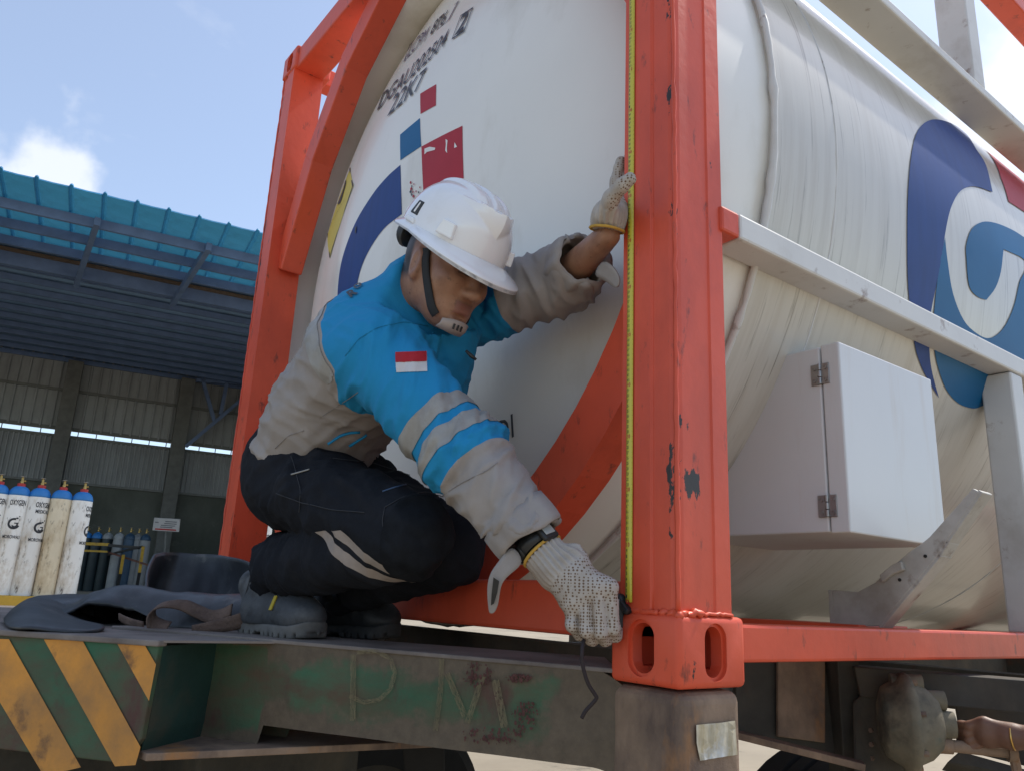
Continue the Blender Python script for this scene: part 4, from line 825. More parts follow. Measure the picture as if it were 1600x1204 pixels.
def nets(fn, lo, hi, h):
    lo = np.asarray(lo, float); n = np.ceil((np.asarray(hi)-lo)/h).astype(int)+1
    ax = [lo[i]+h*np.arange(n[i]) for i in range(3)]; G = np.stack(np.meshgrid(*ax, indexing='ij'), -1).reshape(-1, 3).astype(np.float32)
    d = np.empty(len(G), np.float32)
    for i in range(0, len(G), 400000): d[i:i+400000] = fn(G[i:i+400000])
    d = d.reshape(n); ins = d < 0
    cs = np.zeros(n-1, np.int8)
    for i in (0, 1):
        for j in (0, 1):
            for k in (0, 1): cs += ins[i:n[0]-1+i, j:n[1]-1+j, k:n[2]-1+k]
    cell = np.argwhere((cs > 0) & (cs < 8)); idx = -np.ones(n-1, np.int64); idx[tuple(cell.T)] = np.arange(len(cell))
    acc = np.zeros((len(cell), 3)); cnt = np.zeros(len(cell))
    C = [(i, j, k) for i in (0, 1) for j in (0, 1) for k in (0, 1)]
    for a in C:
        for b_ in C:
            if sum(b_)-sum(a) == 1 and all(y >= x for x, y in zip(a, b_)):
                da = d[tuple((cell+a).T)]; db = d[tuple((cell+b_).T)]; m = (da < 0) != (db < 0)
                t = np.where(m, da/np.where(m, da-db, 1), 0)[:, None]; p = np.array(a)+t*(np.array(b_)-np.array(a)); acc[m] += p[m]; cnt[m] += 1
    v = lo+h*(cell+acc/cnt[:, None]); F = []
    for ax_ in range(3):
        u, w_ = (ax_+1) % 3, (ax_+2) % 3; e = np.zeros(3, int); e[ax_] = 1; sl0 = [slice(0, n[i]-e[i]) for i in range(3)]; sl1 = [slice(e[i], n[i]) for i in range(3)]
        A, Bq = ins[tuple(sl0)], ins[tuple(sl1)]; pts = np.argwhere(A != Bq); ok = (pts[:, u] > 0) & (pts[:, w_] > 0) & (pts[:, u] < n[u]-1) & (pts[:, w_] < n[w_]-1); pts = pts[ok]
        du, dw = np.zeros(3, int), np.zeros(3, int); du[u] = 1; dw[w_] = 1
        q = np.stack([idx[tuple((pts-du-dw).T)], idx[tuple((pts-dw).T)], idx[tuple(pts.T)], idx[tuple((pts-du).T)]], 1)
        fl = A[tuple(pts.T)]; q[~fl] = q[~fl][:, ::-1]; F.append(q)
    return v, np.concatenate(F)
def relax(v, f, it=2, lam=.5):
    e = np.concatenate([f[:, [0, 1]], f[:, [1, 2]], f[:, [2, 3]], f[:, [3, 0]]]); v = v.copy()
    for _ in range(it):
        s = np.zeros_like(v); c = np.zeros(len(v)); np.add.at(s, e[:, 0], v[e[:, 1]]); np.add.at(s, e[:, 1], v[e[:, 0]]); np.add.at(c, e[:, 0], 1); np.add.at(c, e[:, 1], 1)
        v += lam*(s/np.maximum(c, 1)[:, None]-v)
    return v
def normals(v, f):
    nn = np.cross(v[f[:, 2]]-v[f[:, 0]], v[f[:, 3 if f.shape[1] > 3 else 1]]-v[f[:, 1 if f.shape[1] > 3 else 0]]); N_ = np.zeros_like(v)
    for k in range(f.shape[1]): np.add.at(N_, f[:, k], nn)
    return N_/np.maximum(np.linalg.norm(N_, axis=1), 1e-12)[:, None]
_pg = np.random.default_rng(3); _perm = _pg.permutation(512); _grad = _pg.normal(size=(512, 3)); _grad /= np.linalg.norm(_grad, axis=1)[:, None]
def perlin(P):
    i = np.floor(P).astype(int); f = P-i; u = f*f*f*(f*(f*6-15)+10); r = 0
    for a in (0, 1):
        for b_ in (0, 1):
            for c in (0, 1):
                h = _perm[(_perm[(_perm[(i[:, 0]+a) % 512]+i[:, 1]+b_) % 512]+i[:, 2]+c) % 512]
                r = r+(_grad[h]*(f-(a, b_, c))).sum(1)*(u[:, 0] if a else 1-u[:, 0])*(u[:, 1] if b_ else 1-u[:, 1])*(u[:, 2] if c else 1-u[:, 2])
    return r*1.5
def folds(v, axis, fa=14, fs=4, seed=0, warp=.5):     # creases running across an axis
    axis = np.asarray(axis, float)/np.linalg.norm(axis); s = np.cross(axis, (.3, .5, .8)); s /= np.linalg.norm(s); t = np.cross(axis, s)
    q = np.stack([v@axis*fa, v@s*fs, v@t*fs], 1)+seed; q = q+warp*np.stack([perlin(q*.6+9), perlin(q*.6+31), perlin(q*.6+57)], 1)
    n_ = np.abs(perlin(q)); r_ = np.clip(1-n_*2.6, -.6, 1); n2 = np.abs(perlin(q*1.9+13)); return np.sign(r_)*np.abs(r_)**1.35*.75+.3*np.clip(1-n2*2.6, -.5, 1)+.45*perlin(q*.5+77)-.2
def unit(a): a = np.asarray(a, float); return a/np.linalg.norm(a)
def att_mask(m, col_b, spans):
    """blend a second colour where attribute lies in a span: spans = [(attr, lo, hi)] all must hold"""
    t = m.node_tree; p = t.nodes['Principled BSDF']; N = t.nodes.new; Lk = t.links.new; c0 = p.inputs['Base Color'].links[0].from_socket; fac = None
    for a, lo, hi in spans:
        at_ = N('ShaderNodeAttribute'); at_.attribute_name = a
        for op, th in (('GREATER_THAN', lo), ('LESS_THAN', hi)):
            q = N('ShaderNodeMath'); q.operation = op; Lk(at_.outputs['Fac'], q.inputs[0]); q.inputs[1].default_value = th
            if fac is None: fac = q.outputs[0]
            else:
                w_ = N('ShaderNodeMath'); w_.operation = 'MULTIPLY'; Lk(fac, w_.inputs[0]); Lk(q.outputs[0], w_.inputs[1]); fac = w_.outputs[0]
    x = N('ShaderNodeMix'); x.data_type = 'RGBA'; x.inputs['B'].default_value = (*col_b, 1); Lk(fac, x.inputs['Factor']); Lk(c0, x.inputs['A']); Lk(x.outputs['Result'], p.inputs['Base Color']); return m
def clip_tris(v, tri, fld, lo, hi, extra):
    """part of a triangle mesh where lo < field < hi; extra: per-vertex vectors carried along"""
    for sg, th in ((1, lo), (-1, hi)):
        g = (fld-th)*sg; nv = [v]; nf_ = [fld]; ne = [extra]; base = len(v); keep = g > 0; k3 = keep[tri]; cnt = k3.sum(1); out_ = [tri[cnt == 3]]; new = {}; add_v = []; add_f = []; add_e = []; T_ = []
        def mid(a, b_):
            key = (min(a, b_), max(a, b_))
            if key not in new:
                t = g[a]/(g[a]-g[b_]); new[key] = base+len(add_v); add_v.append(v[a]+t*(v[b_]-v[a])); add_f.append(fld[a]+t*(fld[b_]-fld[a])); add_e.append(extra[a]+t*(extra[b_]-extra[a]))
            return new[key]
        for t3 in tri[(cnt > 0) & (cnt < 3)]:
            poly = []
            for i in range(3):
                a, b_ = int(t3[i]), int(t3[(i+1) % 3])
                if keep[a]: poly.append(a)
                if keep[a] != keep[b_]: poly.append(mid(a, b_))
            for i in range(1, len(poly)-1): T_.append((poly[0], poly[i], poly[i+1]))
        if add_v: v = np.concatenate([v, np.array(add_v)]); fld = np.concatenate([fld, np.array(add_f)]); extra = np.concatenate([extra, np.array(add_e)])
        tri = np.concatenate([out_[0], np.array(T_, int).reshape(-1, 3)])
    u, inv = np.unique(tri.ravel(), return_inverse=True); return v[u], inv.reshape(-1, 3), extra[u]
def tris(f): return np.concatenate([f[:, [0, 1, 2]], f[:, [0, 2, 3]]])

def biggest(v, t, e):                                 # keep the largest connected piece of a strip
    lab = np.arange(len(v))
    while True:
        m = lab[t].min(1); new = lab.copy()
        for k in range(3): np.minimum.at(new, t[:, k], m)
        new = new[new]
        if (new == lab).all(): break
        lab = new
    q, c = np.unique(lab[t[:, 0]], return_counts=True); t = t[lab[t[:, 0]] == q[np.argmax(c)]]; u, inv = np.unique(t.ravel(), return_inverse=True); return v[u], inv.reshape(-1, 3), e[u]
# --- the crouching man measuring the container
J = dict(hipR=V(-.325, .930, .385), hipL=V(-.185, 1.03, .415), knR=V(-.222, .522, .250), knL=V(-.058, .620, .238), anR=V(-.318, .985, .120), anL=V(-.155, .95, .105), apR=at((437, 887), 1.88), apL=at((560, 905), 1.93),
         pel=V(-.262, .985, .425), spine=V(-.275, .885, .560), chest=V(-.228, .705, .690), neck=V(-.198, .600, .815), shR=V(-.302, .570, .622), elR=V(-.189, .379, .396), wrR=V(-.100, .206, .193),
         shL=V(-.060, .640, .800))
J['elL'] = at((880, 438), 1.84); J['wrL'] = at((950, 368), 1.62)
man = thing('person', 'man in blue and grey jacket and white helmet crouching by the orange post', 'person', (-.25, .9, DZ))
SKIN = M('skin', (.32, .165, .10), .44, var=.14, vs=34, bump=.22, bs=210, sss=.08, dirt=((.21, .095, .06), .32, 16), dirt2=((.12, .055, .035), .06, 70), bdist=.002)
GREYF = M('grey_work_fabric', (.315, .287, .27), .85, var=.07, vs=12, bump=.28, bs=75, dirt=((.26, .235, .22), .35, 7), bdist=.0035)
BLUEF = (.006, .235, .48)
PANT = M('black_work_fabric', (.0105, .0125, .0175), .9, var=.2, vs=10, bump=.45, bs=70, dirt=((.022, .024, .03), .3, 9), bdist=.004, spec=.2)
SILV = M('reflective_tape', (.30, .295, .28), .45, var=.08, vs=30, bump=.15, bs=300, dirt=((.24, .22, .20), .3, 20))
TAN = M('tan_tape', (.30, .255, .225), .7, var=.1, vs=30)
# body: pelvis, trunk, arms, legs and head as one continuous surface
GF = unit(V(.14, -.86, -.60)); GU = unit(V(0, 0, 1)-GF*GF[2]); GL = np.cross(GU, GF); HB = at((688, 406), 1.765)+GU*.048+GF*.018   # helmet frame
HF = unit(V(.22, -.85, -.34)); HU = unit(V(0, 0, 1)-HF*HF[2]); HL = np.cross(HU, HF); HC = HB-GU*.020-HU*.044+HF*.004
def head_sd(P):
    d = ell(P, HC+HU*.03-HF*.012, (HF, HL, HU), (.098, .077, .105))
    d = smin(d, ell(P, HC-HU*.035+HF*.032, (HF, HL, HU), (.066, .062, .082)), .04)               # face
    d = smin(d, ell(P, HC-HU*.088+HF*.050, (HF, HL, HU), (.042, .046, .034)), .035)              # jaw
    d = smin(d, ell(P, HC-HU*.106+HF*.080, (HF, HL, HU), (.018, .020, .016)), .025)              # chin
    for s in (-1, 1):
        d = smin(d, ell(P, HC-HU*.025+HF*.068+HL*.040*s, (HF, HL, HU), (.026, .026, .024)), .03)  # cheek
        d = smin(d, seg_cap(P, HC+HU*.018+HF*.089+HL*.012*s, HC+HU*.016+HF*.076+HL*.048*s, .010, .009), .02)  # brow
        d = smax(d, -ell(P, HC+HF*.098+HL*.031*s+HU*.001, (HF, HL, HU), (.014, .018, .010)), .012)        # socket
        d = smin(d, ell(P, HC+HF*.082+HL*.031*s-HU*.001, (HF, HL, HU), (.0125, .015, .0115)), .004)       # lidded eye
        d = smin(d, seg_cap(P, HC+HF*.0925+HL*.020*s-HU*.007, HC+HF*.088+HL*.042*s-HU*.006, .0022, .0018), .004)  # lower lid edge
        d = smin(d, ell(P, HC-HU*.044+HF*.104+HL*.0135*s, (HF, HL, HU), (.012, .0085, .0085)), .010)     # nostril wing
        e = HC-HF*.010+HL*.073*s-HU*.012; ea = (unit(HF+HL*s*.35), unit(HL*s-HF*.35), HU)
        er = smax(ell(P, e, ea, (.021, .011, .034)), -ell(P, e+HL*s*.010+HF*.002, ea, (.013, .008, .023)), .006)
        er = smin(er, ell(P, e-HU*.026+HF*.004, ea, (.009, .006, .010)), .008); er = smin(er, ell(P, e+HF*.013-HU*.004, ea, (.006, .006, .009)), .006); d = smin(d, er, .008)
    d = smin(d, seg_cap(P, HC+HU*.008+HF*.093, HC-HU*.040+HF*.117, .0075, .0115), .014)           # nose
    d = smin(d, ell(P, HC-HU*.043+HF*.118, (HF, HL, HU), (.012, .012, .010)), .010)
    d = smin(d, seg_flat(P, HC-HU*.0695+HF*.092, HC-HU*.0695+HF*.0925, .0068, .0068, HL, 3.0), .006)   # upper lip
    d = smin(d, seg_flat(P, HC-HU*.0825+HF*.089, HC-HU*.0825+HF*.0895, .0075, .0075, HL, 2.6), .006)   # lower lip
    d = smax(d, -seg_flat(P, HC-HU*.0762+HF*.103, HC-HU*.0762+HF*.1035, .0016, .0016, HL, 12), .004)
    d = smax(d, -seg_flat(P, HC-HU*.094+HF*.094, HC-HU*.094+HF*.095, .004, .004, HL, 3.5), .012)
    return d
def body_sd(P):
    j = J; d = seg_flat(P, j['pel'], j['spine'], .10, .095, (.8, .45, .1), 1.35); d = smin(d, seg_flat(P, j['spine'], j['chest'], .10, .11, (.77, .3, .5), 1.4), .05)
    d = smin(d, seg_flat(P, j['chest'], j['neck'], .10, .06, (.77, .3, .55), 1.5), .05); d = smin(d, seg_cap(P, j['neck'], HC-HU*.045-HF*.025, .062, .054), .03)
    for s in 'RL':
        d = smin(d, seg_cap(P, j['sh'+s], j['el'+s], .055, .042), .04); d = smin(d, seg_cap(P, j['el'+s], j['wr'+s], .043, .026), .02)
        d = smin(d, seg_cap(P, j['hip'+s], j['kn'+s], .08, .055), .03); d = np.minimum(d, seg_cap(P, j['kn'+s], j['an'+s], .055, .036))
    return d
def full_sd(P):
    d = body_sd(P); m = np.linalg.norm(P-HC.astype(np.float32), axis=1) < .24; 
    if m.any(): h = head_sd(P[m]); d[m] = smin(d[m], h, .03)
    return d
# trunk and limbs at a coarse step, the head at a fine one, cut by the same plane and welded into one mesh
NP_ = HC-HU*.125-HF*.05; NN = unit(HU*.9+HF*.1)
vb, fb = nets(full_sd, (-.45, .05, -.0), (.15, 1.2, 1.02), .009); vb = relax(vb, fb, 1, .3)
hd = np.linalg.norm(vb[fb].mean(1)-HC, axis=1) > .17; fb = fb[hd]
vh, fh = nets(full_sd, HC-.20, HC+.20, .0026); vh = relax(vh, fh, 1, .4); hk = np.linalg.norm(vh[fh].mean(1)-HC, axis=1) < .176; fh = fh[hk]
u, inv = np.unique(fh.ravel(), return_inverse=True); vh = vh[u]; fh = inv.reshape(-1, 4); u, inv = np.unique(fb.ravel(), return_inverse=True); vb = vb[u]; fb = inv.reshape(-1, 4)
fv = (vh-HC); stub = np.exp(-((fv@HU+.066)/.008)**2)*(np.abs(fv@HL) < .026)*(fv@HF > .085); jawst = np.clip((-.085-fv@HU)/.03, 0, 1)*(fv@HF > 0)*.5
lips = ((np.abs(fv@HU+.076) < .0125) & (np.abs(fv@HL) < .024) & (fv@HF > .088)).astype(float); brow = np.exp(-((fv@HU-.019-.15*np.abs(np.abs(fv@HL)-.03))/.0045)**2)*(np.abs(fv@HL) > .012)*(np.abs(fv@HL) < .05)*(fv@HF > .06)
lash = np.exp(-((fv@HU+.0065)/.0022)**2)*(np.abs(np.abs(fv@HL)-.031) < .014)*(fv@HF > .07)
hair = np.clip((-.028-fv@HF)/.012, 0, 1)*np.clip((fv@HU+.05)/.02, 0, 1)
SKH = SKIN.copy(); SKH.name = 'skin_with_stubble'
def tint(m, attr, col, amt):
    t = m.node_tree; p = t.nodes['Principled BSDF']; N = t.nodes.new; Lk = t.links.new; c0 = p.inputs['Base Color'].links[0].from_socket
    a = N('ShaderNodeAttribute'); a.attribute_name = attr; q = N('ShaderNodeMath'); q.operation = 'MULTIPLY'; q.inputs[1].default_value = amt; Lk(a.outputs['Fac'], q.inputs[0]); q.use_clamp = True
    x = N('ShaderNodeMix'); x.data_type = 'RGBA'; x.inputs['B'].default_value = (*col, 1); Lk(q.outputs[0], x.inputs['Factor']); Lk(c0, x.inputs['A']); Lk(x.outputs['Result'], p.inputs['Base Color'])
for a_, c_, k_ in (('stubble', (.05, .03, .025), .55), ('lips', (.22, .085, .075), .6), ('brow', (.02, .014, .012), .85), ('hair', (.012, .01, .01), .95), ('sock', (.012, .013, .015), 1)): tint(SKH, a_, c_, k_)
z0 = np.zeros(len(vb)); allv = np.concatenate([vb, vh]); allf = np.concatenate([fb, fh+len(vb)])
mesh('body', allv, allf, SKH, man, smooth=True, attrs={'sock': (allv[:, 2] < .24).astype(float), 'stubble': np.r_[z0, np.maximum(stub, jawst*.5)], 'lips': np.r_[z0, lips], 'brow': np.r_[z0, np.maximum(brow, lash)], 'hair': np.r_[z0, hair]})
# --- jacket
ARMR = [J['shR'], J['elR'], J['wrR']]; ARML = [J['shL'], J['elL'], J['elL']*.52+J['wrL']*.48]
AX = unit(J['chest']-J['pel']); CUFR = J['elR']*.235+J['wrR']*.765
def jacket_sd(P):
    j = J; d = seg_flat(P, j['pel']+V(0, .01, -.02), j['spine']+V(.012, -.03, -.01), .128, .116, (.85, .45, .1), 1.36); d = smin(d, seg_flat(P, j['spine']+V(.012, -.03, -.01), j['chest'], .118, .134, (.77, .3, .5), 1.38), .07)
    d = smin(d, seg_flat(P, j['chest'], j['neck']-V(0, 0, .02), .138, .085, (.77, .3, .55), 1.45), .07)
    aR = smin(seg_cap(P, j['shR'], j['elR'], .092, .080), seg_cap(P, j['elR'], CUFR, .078, .061), .03)
    aL = smin(seg_cap(P, j['shL'], j['elL'], .088, .075), seg_cap(P, ARML[1], ARML[2], .073, .064), .03)
    d = smin(d, seg_flat(P, at((700, 525), 1.80), at((672, 650), 1.86), .052, .060, HL, 1.5), .07)
    d = smin(d, aR, .045); d = smin(d, aL, .045)
    cN = j['neck']+unit(HC-j['neck'])*.035; col = seg_cap(P, j['neck'], cN, .082, .080); d = smin(d, col, .03)
    # open ends: hem, cuffs, collar
    d = smax(d, -((P-(j['pel']-AX*.022+V(0, .03, 0)).astype(np.float32))@unit(AX*.9+V(0, -.08, .5)).astype(np.float32)), .012)
    for c, e0, r in ((CUFR, j['elR'], .048), (ARML[2], ARML[1], .050)):
        a = unit(c-e0); n_ = (P-c.astype(np.float32))@a.astype(np.float32); near = np.linalg.norm(P-c.astype(np.float32), axis=1) < .14
        d = np.where(near, smax(d, n_-.006, .006), d); d = np.where(near, smax(d, -seg_cap(P, c-a*.045, c+a*.1, r, r+.004), .005), d)
    a = unit(HC-j['neck']); n_ = (P-cN.astype(np.float32))@a.astype(np.float32); near = np.linalg.norm(P-cN.astype(np.float32), axis=1) < .15
    d = np.where(near & (n_ > -.06), smax(d, n_-.022, .008), d); d = np.where(near, smax(d, -seg_cap(P, cN-a*.03, cN+a*.1, .066, .075), .006), d)
    return d
vj, fj = nets(jacket_sd, (-.52, .10, .24), (.20, 1.24, 1.04), .0052); vj = relax(vj, fj, 2, .5); nj = normals(vj, fj)
def limb(v, pts):                                     # arc coordinate (joint units) and distance to a limb
    bs, bd = np.zeros(len(v)), np.full(len(v), 9.)
    for i in range(len(pts)-1):
        a, b_ = pts[i], pts[i+1]; d = b_-a; h = np.clip((v-a)@d/(d@d), 0 if i else -.5, 1 if i < len(pts)-2 else 1.6); dist = np.linalg.norm(v-a-h[:, None]*d, axis=1); m = dist < bd; bd[m] = dist[m]; bs[m] = i+h[m]
    return bs, bd
sR, dR = limb(vj, ARMR); sL, dL = limb(vj, ARML); hT = (vj-J['pel'])@AX; _, dT = limb(vj, [J['pel'], J['spine'], J['chest'], J['neck']])
onR = (dR < .125) & (dR < dT-.01) & (sR > .02); onL = (dL < .12) & (dL < dT-.01) & (sL > .02)
wR = np.clip((dT-dR)/.05, 0, 1)*(dR < .13)*np.clip((sR+.10)*8, 0, 1); wL = np.clip((dT-dL)/.05, 0, 1)*(dL < .13)
disp = np.zeros(len(vj)); T1 = unit(J['elR']-J['shR']); T2 = unit(J['wrR']-J['elR']); FK = 2.1
disp += wR*(sR < 1.05)*.0062*folds(vj, unit(T1+V(.25, .25, .6)), 24, 7, 3)*np.clip(.55+.8*np.abs(sR-.4), 0, 1.1)+wR*np.clip((sR-.8)*4, 0, 1)*.0058*folds(vj, unit(T2*.8+V(.35, .1, .2)), 25, 9, 8)
disp += wL*.006*folds(vj, unit(J['elL']-J['shL']+V(.1, 0, .12)), 23, 7, 14)
wt = 1-np.maximum(wR, wL); disp += wt*(.0045*folds(vj, unit(AX+V(.15, .3, .1)), 19, 5.5, 21)+.004*folds(vj, V(.5, .5, .5), 15, 7, 40))*np.clip(1.25-hT*1.9, .45, 1.15)
disp *= np.clip((hT+.03)/.09, .15, 1); disp += wt*np.exp(-((hT-.05)/.07)**2)*.003*(perlin(np.stack([hT*30, vj[:, 0]*7, vj[:, 1]*7], 1)))
vj2 = vj+nj*(disp*FK)[:, None]; vj2 = relax(vj2, fj, 1, .25)
# seams: shallow lines pressed into the cloth
armhole = np.abs(np.where(wR > .02, sR, 9)-.05); 
yoke = hT-(.388+.10*((vj-J['chest'])@unit(V(.77, .3, .5)))*0+.06*np.sin((vj[:, 2]-.6)*5))
blue = np.where(dR < dT, np.where(sR < 1.10, 1., 0.), 0.); 
blue_f = np.maximum.reduce([np.where(wR > .0, (1.12-sR)*.3, -1)*(wR > .0)+(-1)*(wR <= 0), np.where(wL > 0, (.22-sL)*.3, -1), np.where(wt > .5, yoke, -1)])
blue_f = np.where(wR > .0, np.minimum(.3, (1.12-sR)*.3), np.where(wL > 0, (.22-sL)*.3, yoke))
mixw = np.clip(wR*6, 0, 1)*np.clip((sR+.02)*9, 0, 1); blue_f = mixw*np.clip((1.12-sR)*.3, -.1, .1)+(1-mixw)*np.where(wL > .02, np.clip((.50-sL)*.3, -.1, .1), np.clip(yoke, -.1, .1))
JM = GREYF.copy(); JM.name = 'grey_blue_jacket_fabric'; att_mask(JM, BLUEF, [('blue', 0, 9)]); 
jk = mesh('jacket', vj2, fj, JM, man, smooth=True, attrs={'blue': blue_f})
tj = tris(fj); nj2 = normals(vj2, fj)
def strip(name, fld, lo, hi, mat, off=.0016, sel=None, par=jk, f2=None, lo2=-9, hi2=9):
    t = tj if sel is None else tj[sel[tj].all(1)]; ex = np.c_[nj2, f2 if f2 is not None else np.zeros(len(nj2))]
    v, t2, e = clip_tris(vj2, t, fld, lo, hi, ex)
    if f2 is not None: v, t2, e = clip_tris(v, t2, e[:, 3].copy(), lo2, hi2, e)
    v, t2, e = biggest(v, t2, e); return mesh(name, v+e[:, :3]*off, t2, mat, par, smooth=True)
selR = wR > .15
strip('reflective_band', sR, .665, .785, SILV, sel=selR); strip('reflective_band', sR, .855, .975, SILV, sel=selR)
_d = vj2-CAM; _z = _d@FW; pxx = 800+FPX*(_d@RT)/_z; pyy = 602-FPX*(_d@UP)/_z; selT = (wt > .3) & (hT > .1) & (nj2@FW < .3)
strip('reflective_band', hT-.06*np.sin((vj[:, 2]-.6)*5), (.344), (.381), SILV, sel=selT, f2=pyy-.45*(545-pxx), lo2=420, hi2=585)
def patch(name, px, mat, off, par=jk):                # a sewn patch: photo quad -> strip of the cloth under it
    q = [np.array(p, float) for p in px]; vis = (nj2@FW < .05)
    d = vj2-CAM; zz = d@FW; X = 800+FPX*(d@RT)/zz; Y = 602-FPX*(d@UP)/zz
    o, ux, uy = q[0], q[1]-q[0], q[3]-q[0]; A = np.linalg.inv(np.stack([ux, uy], 1)); st = (np.stack([X, Y], 1)-o)@A.T
    t = tj[(vis[tj].all(1)) & (np.abs(st[tj]-.5).max(2).max(1) < 1.2)]
    near = zz[t].mean(1); t = t[near < near.min()+.12] if len(t) else t
    ex = np.c_[nj2, st]; v, t, e = clip_tris(vj2, t, st[:, 0], 0, 1, ex)
    if not len(t): return None
    v, t, e = clip_tris(v, t, e[:, 4], 0, 1, e); return mesh(name, v+e[:, :3]*off, t, mat, par, smooth=True) if len(t) else None
FRED = M('flag_red_cloth', (.42, .012, .022), .8, var=.08, bump=.2, bs=400); FWH = M('flag_white_cloth', (.62, .60, .60), .8, var=.05, bump=.2, bs=400)
fl = patch('flag_patch', [(618, 551), (666, 549.5), (668, 582), (619.5, 582)], FWH, .0016); 
if fl: patch('flag_red_half', [(618.5, 551.5), (665.5, 550), (666.8, 566), (619, 567)], FRED, .0026, jk)
# lettering on the back of the jacket, stitched seams
def pants_sd(P):
    j = J; d = seg_flat(P, j['pel']+V(-.005, .015, .015), j['pel']+V(.01, -.03, -.02), .125, .125, (.85, .5, .1), 1.28)
    for s in 'RL':
        d = smin(d, seg_cap(P, j['hip'+s], j['kn'+s], .106, .086), .05)
    for s in 'RL':
        a = j['ap'+s]; sh_ = seg_flat(P, j['kn'+s]+V(0, 0, -.004), a, .084, .069, (0, .3, 1), 1.02)
        n_ = (P-a.astype(np.float32))@unit(a-j['kn'+s]).astype(np.float32)
        near = np.linalg.norm(P-a.astype(np.float32), axis=1) < .13; sh_ = np.where(near, smax(sh_, n_-.030, .008), sh_)
        sh_ = np.where(near, smax(sh_, -seg_cap(P, a+unit(a-j['kn'+s])*.005, a+unit(a-j['kn'+s])*.1, .060, .064), .006), sh_)
        d = smin(d, sh_, .014)
    return d
vp, fp = nets(pants_sd, (-.50, .36, .0), (.12, 1.20, .60), .0054); vp = relax(vp, fp, 2, .5); npn = normals(vp, fp)
aR = unit(J['anR']-J['knR']); th = unit(J['knR']-J['hipR']); sS, dS = limb(vp, [J['knR'], J['anR']]); sT, dTh = limb(vp, [J['hipR'], J['knR']]); sL2, dL2 = limb(vp, [J['knL'], J['anL']])
wS = np.clip((np.minimum(dTh, .2)-dS)/.03+.3, 0, 1)
disp = (1-wS)*(.0052*folds(vp, unit(th*.7+V(.1, .25, .6)), 15, 6, 5)+.006*np.exp(-((sT-.25)/.25)**2)*folds(vp, unit(V(.2, .5, .8)), 26, 7, 66))+wS*(.0052*folds(vp, unit(aR+V(.2, 0, .5)), 16, 6, 17)+.005*np.exp(-((sS-.9)/.2)**2)*folds(vp, aR, 34, 8, 33))
vp2 = relax(vp+npn*(disp*2.0)[:, None], fp, 1, .25); npn2 = normals(vp2, fp); tp_ = tris(fp)
pt = mesh('trousers', vp2, fp, PANT, man, smooth=True)
def pstrip(name, fld, lo, hi, mat, sel, off=.0017, f2=None, lo2=-9, hi2=9):
    t = tp_[sel[tp_].all(1)]; ex = np.c_[npn2, f2 if f2 is not None else np.zeros(len(npn2))]; v, t2, e = clip_tris(vp2, t, fld, lo, hi, ex)
    if f2 is not None and len(t2): v, t2, e = clip_tris(v, t2, e[:, 3].copy(), lo2, hi2, e)
    if not len(t2): return None
    v, t2, e = biggest(v, t2, e); return mesh(name, v+e[:, :3]*off, t2, mat, pt, smooth=True)
A_, B_ = at((537, 818), 1.74), at((655, 910), 1.64); UPv = UP; c_ = -(aR@(A_-B_))/(UPv@(A_-B_)); nb = unit(aR+c_*UPv); f1 = (vp2-A_)@nb
onS = (sS > .02) & (sS < .85) & (dS < .13) & (vp2[:, 0] < -.15); fc = dTh-dS
pstrip('reflective_band', f1, -.013, .011, TAN, onS, f2=fc, lo2=-.004); pstrip('reflective_band', f1, -.048, -.026, TAN, onS, f2=fc, lo2=-.004)
# knee patch with a stitched edge
dK = np.linalg.norm((vp2-at((662, 845), 1.58))*V(1, 1, .9), axis=1)
pstrip('knee_patch', dK, -.01, .088, M('knee_patch_fabric', (.0105, .0125, .0165), .85, var=.4, vs=24, bump=.3, bs=200, bdist=.002, spec=.15), (vp2[:, 0] < -.1), .0022)
def line_on(v, n_, px, D, off, r, name, mat, par, k=6):
    """a thin cord laid on a cloth: photo points dropped on the nearest visible vertices"""
    d = v-CAM; zz = d@FW; X = 800+FPX*(d@RT)/zz; Y = 602-FPX*(d@UP)/zz; vis = n_@FW < .1; P = []; off = max(off, r*.6)+.0006
    den = []
    for p_, q_ in zip(px[:-1], px[1:]): m_ = max(1, int(math.hypot(q_[0]-p_[0], q_[1]-p_[1])/5)); den += [(p_[0]+(q_[0]-p_[0])*k_/m_, p_[1]+(q_[1]-p_[1])*k_/m_) for k_ in range(m_)]
    for q in den+[px[-1]]:
        c = (X-q[0])**2+(Y-q[1])**2+np.where(vis, 0, 1e6)+zz*40; i = int(np.argmin(c)); p = CAM+ray(q)*zz[i]; P.append(p+n_[i]*off)
    P = np.array(P); P[1:-1] = (P[:-2]+2*P[1:-1]+P[2:])/4
    return B().tube(P, r, 5).build(name, mat, par, smooth=True)
line_on(vp2, npn2, [(455, 741), (470, 737), (484, 733)], 1.9, .001, .0018, 'pocket_edge', SILV, pt)
line_on(vp2, npn2, [(598, 768), (615, 762), (634, 757)], 1.7, .0012, .0016, 'pocket_tab', M('blue_tab', (.05, .10, .2), .6), pt)
line_on(vj2, nj2, [(512, 692), (530, 680), (548, 674), (562, 674)], 1.8, .001, .0035, 'pocket_trim', M('jacket_blue_trim', BLUEF, .8), jk); line_on(vj2, nj2, [(545, 696), (560, 686), (572, 678)], 1.8, .001, .0035, 'pocket_trim', bpy.data.materials['jacket_blue_trim'], jk)
SEAM = M('seam_thread', (.24, .22, .21), .9); SEAMB = M('blue_seam_thread', (.006, .19, .35), .9)
